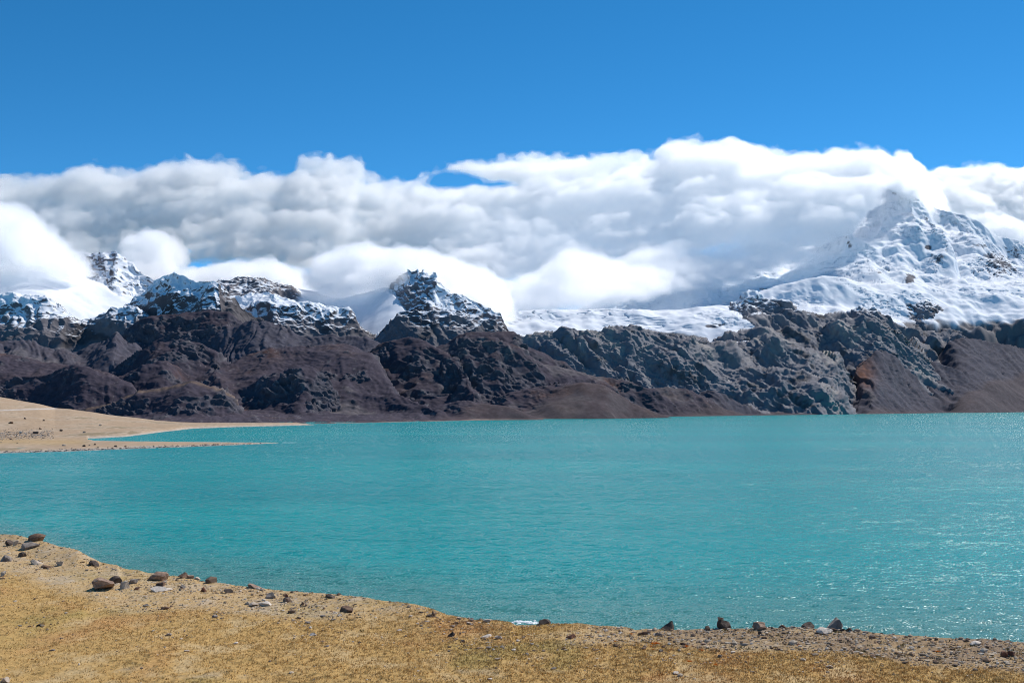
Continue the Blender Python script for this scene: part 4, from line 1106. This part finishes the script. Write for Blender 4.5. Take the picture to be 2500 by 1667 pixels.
#@@CLOUDS
# ------------------------------------------------------------------ clouds: closed puffy bodies filled with an even scattering volume
def vapour(name, dens):
    m, nt, out = new_mat(name)
    vs = N(nt, 'ShaderNodeVolumePrincipled')
    vs.inputs['Color'].default_value = (1.0, 1.0, 1.0, 1)
    vs.inputs['Density'].default_value = dens
    vs.inputs['Anisotropy'].default_value = 0.6
    nt.links.new(vs.outputs[0], out.inputs['Volume'])
    return m
def vap3(name, a, b_, c_): return [vapour(name, a), vapour(name, b_), vapour(name, c_)]
M_cloud, M_puff, M_fog = vap3('cloud_vapour', 0.0025, 0.0095, 0.0025), vap3('puff_vapour', 0.005, 0.011, 0.010), vap3('mist_vapour', 0.0025, 0.003, 0.005)

def surface_nets(fld, org, h):
    """closed mesh of fld > 0"""
    ins = fld > 0
    nx, ny, nz = fld.shape
    cnt = np.zeros((nx - 1, ny - 1, nz - 1), np.int8)
    for a in (0, 1):
        for b_ in (0, 1):
            for c_ in (0, 1):
                cnt += ins[a:nx - 1 + a, b_:ny - 1 + b_, c_:nz - 1 + c_]
    act = (cnt > 0) & (cnt < 8)
    ci = np.argwhere(act)
    idx = np.full(act.shape, -1, np.int64); idx[act] = np.arange(len(ci))
    acc = np.zeros((len(ci), 3)); num = np.zeros(len(ci))
    corners = [(a, b_, c_) for a in (0, 1) for b_ in (0, 1) for c_ in (0, 1)]
    for p in corners:
        for ax in range(3):
            if p[ax]: continue
            q = list(p); q[ax] = 1
            fa = fld[ci[:, 0] + p[0], ci[:, 1] + p[1], ci[:, 2] + p[2]]
            fb = fld[ci[:, 0] + q[0], ci[:, 1] + q[1], ci[:, 2] + q[2]]
            x = (fa > 0) != (fb > 0)
            t = np.where(x, fa / np.where(x, fa - fb, 1), 0)
            pt = np.tile(np.array(p, float), (len(ci), 1)); pt[:, ax] = t
            acc[x] += pt[x]; num[x] += 1
    V = (ci + acc / np.maximum(num, 1)[:, None]) * h + np.array(org)
    fs = []
    for ax in range(3):
        o1, o2 = [(1, 2), (2, 0), (0, 1)][ax]
        sl0 = [slice(None)] * 3; sl1 = [slice(None)] * 3
        sl0[ax] = slice(0, -1); sl1[ax] = slice(1, None)
        for o_ in (o1, o2): sl0[o_] = slice(1, -1); sl1[o_] = slice(1, -1)
        A, B = ins[tuple(sl0)], ins[tuple(sl1)]
        for sgn in (1, 0):
            e = np.argwhere((A == bool(sgn)) & (B != bool(sgn)))
            if not len(e): continue
            e[:, o1] += 1; e[:, o2] += 1
            def cell(d1, d2):
                c = e.copy(); c[:, o1] -= d1; c[:, o2] -= d2
                return idx[c[:, 0], c[:, 1], c[:, 2]]
            qd = np.stack([cell(1, 1), cell(0, 1), cell(0, 0), cell(1, 0)], 1)
            fs.append(qd if sgn else qd[:, ::-1])
    return V, np.concatenate(fs)

def worley(x, y, z, seed):
    P = table(seed)
    R = np.random.RandomState(seed + 1).uniform(0, 1, (256, 3)).astype(np.float32)
    xi, yi, zi = np.floor(x).astype(np.int32), np.floor(y).astype(np.int32), np.floor(z).astype(np.int32)
    best = np.full(x.shape, 9.0, np.float32)
    for a in (-1, 0, 1):
        px = P[(xi + a) & 255]
        for b_ in (-1, 0, 1):
            py = P[px + ((yi + b_) & 255)]
            for c_ in (-1, 0, 1):
                g = P[py + ((zi + c_) & 255)]
                dx = xi + a + R[g, 0] - x; dy = yi + b_ + R[g, 1] - y; dz = zi + c_ + R[g, 2] - z
                best = np.minimum(best, dx * dx + dy * dy + dz * dz)
    return np.sqrt(best)

def cloud(label, top, bot, dep, thick, h, puff, seed, holes=(), k=70.0, mat=None, lean=1.0, amp=1.0):
    """top / bottom outline in photo pixels at distance dep (given along the outline); thick = half depth in metres"""
    top, bot = np.array(top, float), np.array(bot, float)
    Dm = float(np.mean([q[1] for q in dep]))
    u0, u1 = top[0, 0], top[-1, 0]
    x0, x1 = (u0 - CX) / F * Dm - 2.2 * puff, (u1 - CX) / F * Dm + 2.2 * puff
    z1 = CAMZ + (YH - top[:, 1].min()) * max(q[1] for q in dep) / F + 2.2 * puff
    z0 = CAMZ + (YH - bot[:, 1].max()) * min(q[1] for q in dep) / F - 2.2 * puff
    y0, y1 = min(q[1] for q in dep) - max(thick_ for _, thick_ in thick) * 1.4 - 2 * puff, max(q[1] for q in dep) + max(t_ for _, t_ in thick) * 1.4 + 2 * puff
    xs, ys, zs = np.arange(x0, x1, h), np.arange(y0, y1, h), np.arange(z0, z1, h)
    ux = CX + xs * F / Dm
    dcol = np.interp(ux, [q[0] for q in dep], [q[1] for q in dep])
    tk = np.interp(ux, [q[0] for q in thick], [q[1] for q in thick])
    ct = CAMZ + (YH - np.interp(ux, top[:, 0], top[:, 1])) * Dm / F + 0.55 * puff
    cb = CAMZ + (YH - np.interp(ux, bot[:, 0], bot[:, 1])) * Dm / F
    sx = (dcol / Dm)                                       # nearer or farther stretches scale with distance
    X3, Y3, Z3 = np.meshgrid(xs, ys, zs, indexing='ij')
    X3, Y3, Z3 = X3.astype(np.float32), Y3.astype(np.float32), Z3.astype(np.float32)
    e3 = lambda v: v[:, None, None].astype(np.float32)
    zz = CAMZ + (Z3 - CAMZ) / e3(sx)
    a = e3(ct) - zz; b_ = zz - e3(cb)
    zmid = 0.5 * (ct + cb)
    c_ = e3(tk) - np.abs(Y3 - e3(dcol) - lean * (zz - e3(zmid)))
    ends = np.minimum(X3 - (u0 - CX) / F * Dm, (u1 - CX) / F * Dm - X3)
    fl = -k * np.log(np.exp(-np.clip(a, -600, 900) / k) + np.exp(-np.clip(b_, -600, 900) / k) + np.exp(-np.clip(c_, -600, 900) / k) + np.exp(-np.clip(ends, -600, 900) / k))
    near = np.abs(fl) < 3.2 * puff
    x, y, z = X3[near], Y3[near], Z3[near]
    w = fbm(x, y, z, puff * 4, 2, seed + 3)
    xw = x + w * puff * 0.8; zw = z + w * puff * 0.5
    nzs = 1.5 * fbm(x / 1.8, y, z, puff * 5.0, 4, seed + 5, 0.55) * 1.6
    nzs = nzs + 0.75 * (0.55 - worley(xw / (puff * 3.4), y / (puff * 3.4), zw / (puff * 2.4), seed + 7)) * 1.5
    nzs = nzs + 0.6 * (0.55 - worley(xw / (puff * 1.2), y / (puff * 1.2), zw / (puff * 1.0), seed + 8)) * 1.4
    nzs = nzs + 0.95 * fbm(xw / 1.3, y, zw, puff * 1.0, 4, seed + 9, 0.65)
    fl[near] = fl[near] + nzs * puff * amp
    for hx, hy, rx, ry in holes:
        uu_ = CX + x * F / Dm; yy_ = YH - (z - CAMZ) * F / Dm
        hv = (np.sqrt(((uu_ - hx) / rx) ** 2 + ((yy_ - hy) / ry) ** 2) - 1) * min(rx, ry) * Dm / F + 26 * w + 12 * nzs
        fl[near] = np.minimum(fl[near], hv)
    root = bpy.data.objects.new('cloud', None); scene.collection.objects.link(root)
    root.location = (float(np.mean(xs)), float(np.mean(ys)), float(zs[0]))
    for nm, lev, mt_ in zip(('veil', 'body', 'core'), (-0.3, 0.0, 0.6), mat or M_cloud):
        f2 = fl - lev * puff
        f2[0] = f2[-1] = -1; f2[:, 0] = f2[:, -1] = -1; f2[:, :, 0] = f2[:, :, -1] = -1
        V, Fq = surface_nets(f2, (xs[0], ys[0], zs[0]), h)
        if len(Fq): link(nm, mesh_np(nm, V - np.array(root.location), Fq, mt_), root)
    return tag(root, label, 'cloud', 'clouds over the mountains')

cloud('long white cloud bank covering the mountain tops right across the sky',
      [(-350, 425), (0, 412), (80, 418), (160, 412), (186, 392), (234, 374), (276, 384), (345, 394), (399, 382), (452, 384), (526, 371), (611, 381), (659, 362), (712, 392), (739, 366), (829, 358), (882, 368), (898, 400), (962, 418), (1010, 423), (1063, 404), (1116, 386), (1212, 370), (1303, 362), (1383, 351), (1463, 366), (1585, 353), (1622, 318), (1718, 319), (1760, 306), (1782, 322), (1824, 342), (1936, 349), (2010, 367), (2100, 367), (2207, 388), (2228, 375), (2324, 370), (2366, 378), (2398, 402), (2446, 397), (2500, 398), (2900, 410)],
      [(-350, 690), (300, 680), (500, 655), (700, 668), (900, 690), (1200, 720), (1350, 720), (1480, 682), (1600, 658), (1700, 646), (1800, 644), (1900, 612), (1960, 580), (2010, 540), (2055, 490), (2105, 472), (2160, 478), (2215, 492), (2255, 530), (2300, 620), (2500, 640), (2900, 640)],
      [(-350, 8200), (1300, 8000), (1850, 7800), (2060, 7900), (2180, 8300), (2290, 9000), (2420, 9500), (2900, 9800)],
      [(-350, 120), (900, 130), (1300, 170), (1700, 200), (2100, 190), (2300, 180), (2900, 210)],
      14.0, 62.0, 10, holes=[(1120, 448, 90, 30), (1195, 458, 85, 24), (520, 650, 45, 14)], k=90)
cloud('bright white cumulus spilling over the snow field at the far left',
      [(-300, 505), (0, 512), (50, 528), (90, 555), (140, 596), (175, 632), (200, 660)], [(-300, 662), (0, 648), (60, 638), (120, 645), (200, 672)],
      [(-300, 5250), (200, 5350)], [(-300, 300), (200, 160)], 11.0, 36.0, 30, k=24, mat=M_puff, amp=1.3)
cloud('small puffy cumulus just right of the left snow peak',
      [(285, 640), (300, 595), (330, 578), (370, 570), (405, 580), (425, 610), (440, 660)], [(285, 700), (440, 700)],
      [(285, 6500), (440, 6500)], [(285, 180), (440, 180)], 11.0, 34.0, 40, k=22, mat=M_puff, amp=1.3)
cloud('low white cloud resting behind the snow dome',
      [(440, 680), (505, 672), (574, 651), (611, 645), (654, 648), (691, 661), (744, 688), (775, 710)], [(440, 720), (775, 740)],
      [(440, 6000), (775, 6000)], [(440, 170), (775, 200)], 10.0, 32.0, 50, k=22, mat=M_puff, amp=1.3)
cloud('billowing white cumulus rising behind the jagged peak',
      [(770, 668), (781, 648), (850, 630), (872, 610), (898, 604), (925, 619), (983, 622), (1031, 620), (1074, 630), (1116, 646), (1169, 672), (1210, 692), (1240, 720)], [(770, 712), (850, 724), (930, 714), (990, 706), (1100, 740), (1240, 765)],
      [(770, 5300), (1000, 5250), (1240, 5500)], [(770, 190), (1240, 200)], 10.0, 36.0, 60, k=24, mat=M_puff, amp=1.3)
cloud('soft grey white cloud lying on the glacier at centre',
      [(1170, 735), (1215, 712), (1250, 694), (1300, 674), (1330, 648), (1390, 618), (1450, 626), (1520, 650), (1600, 675), (1650, 690)], [(1170, 770), (1300, 768), (1450, 750), (1650, 715)],
      [(1170, 6300), (1650, 7000)], [(1170, 220), (1650, 240)], 13.0, 42.0, 70, k=40, mat=M_fog)

cloud('thin mist veiling the upper glacier left of the great snow mountain',
      [(1400, 668), (1480, 640), (1560, 618), (1650, 604), (1750, 606), (1850, 600), (1960, 604), (2020, 620)], [(1400, 735), (1550, 722), (1700, 706), (1850, 680), (1960, 650), (2020, 640)],
      [(1400, 6900), (1700, 7300), (2020, 7500)], [(1400, 150), (2020, 150)], 14.0, 40.0, 80, k=45, mat=M_fog)
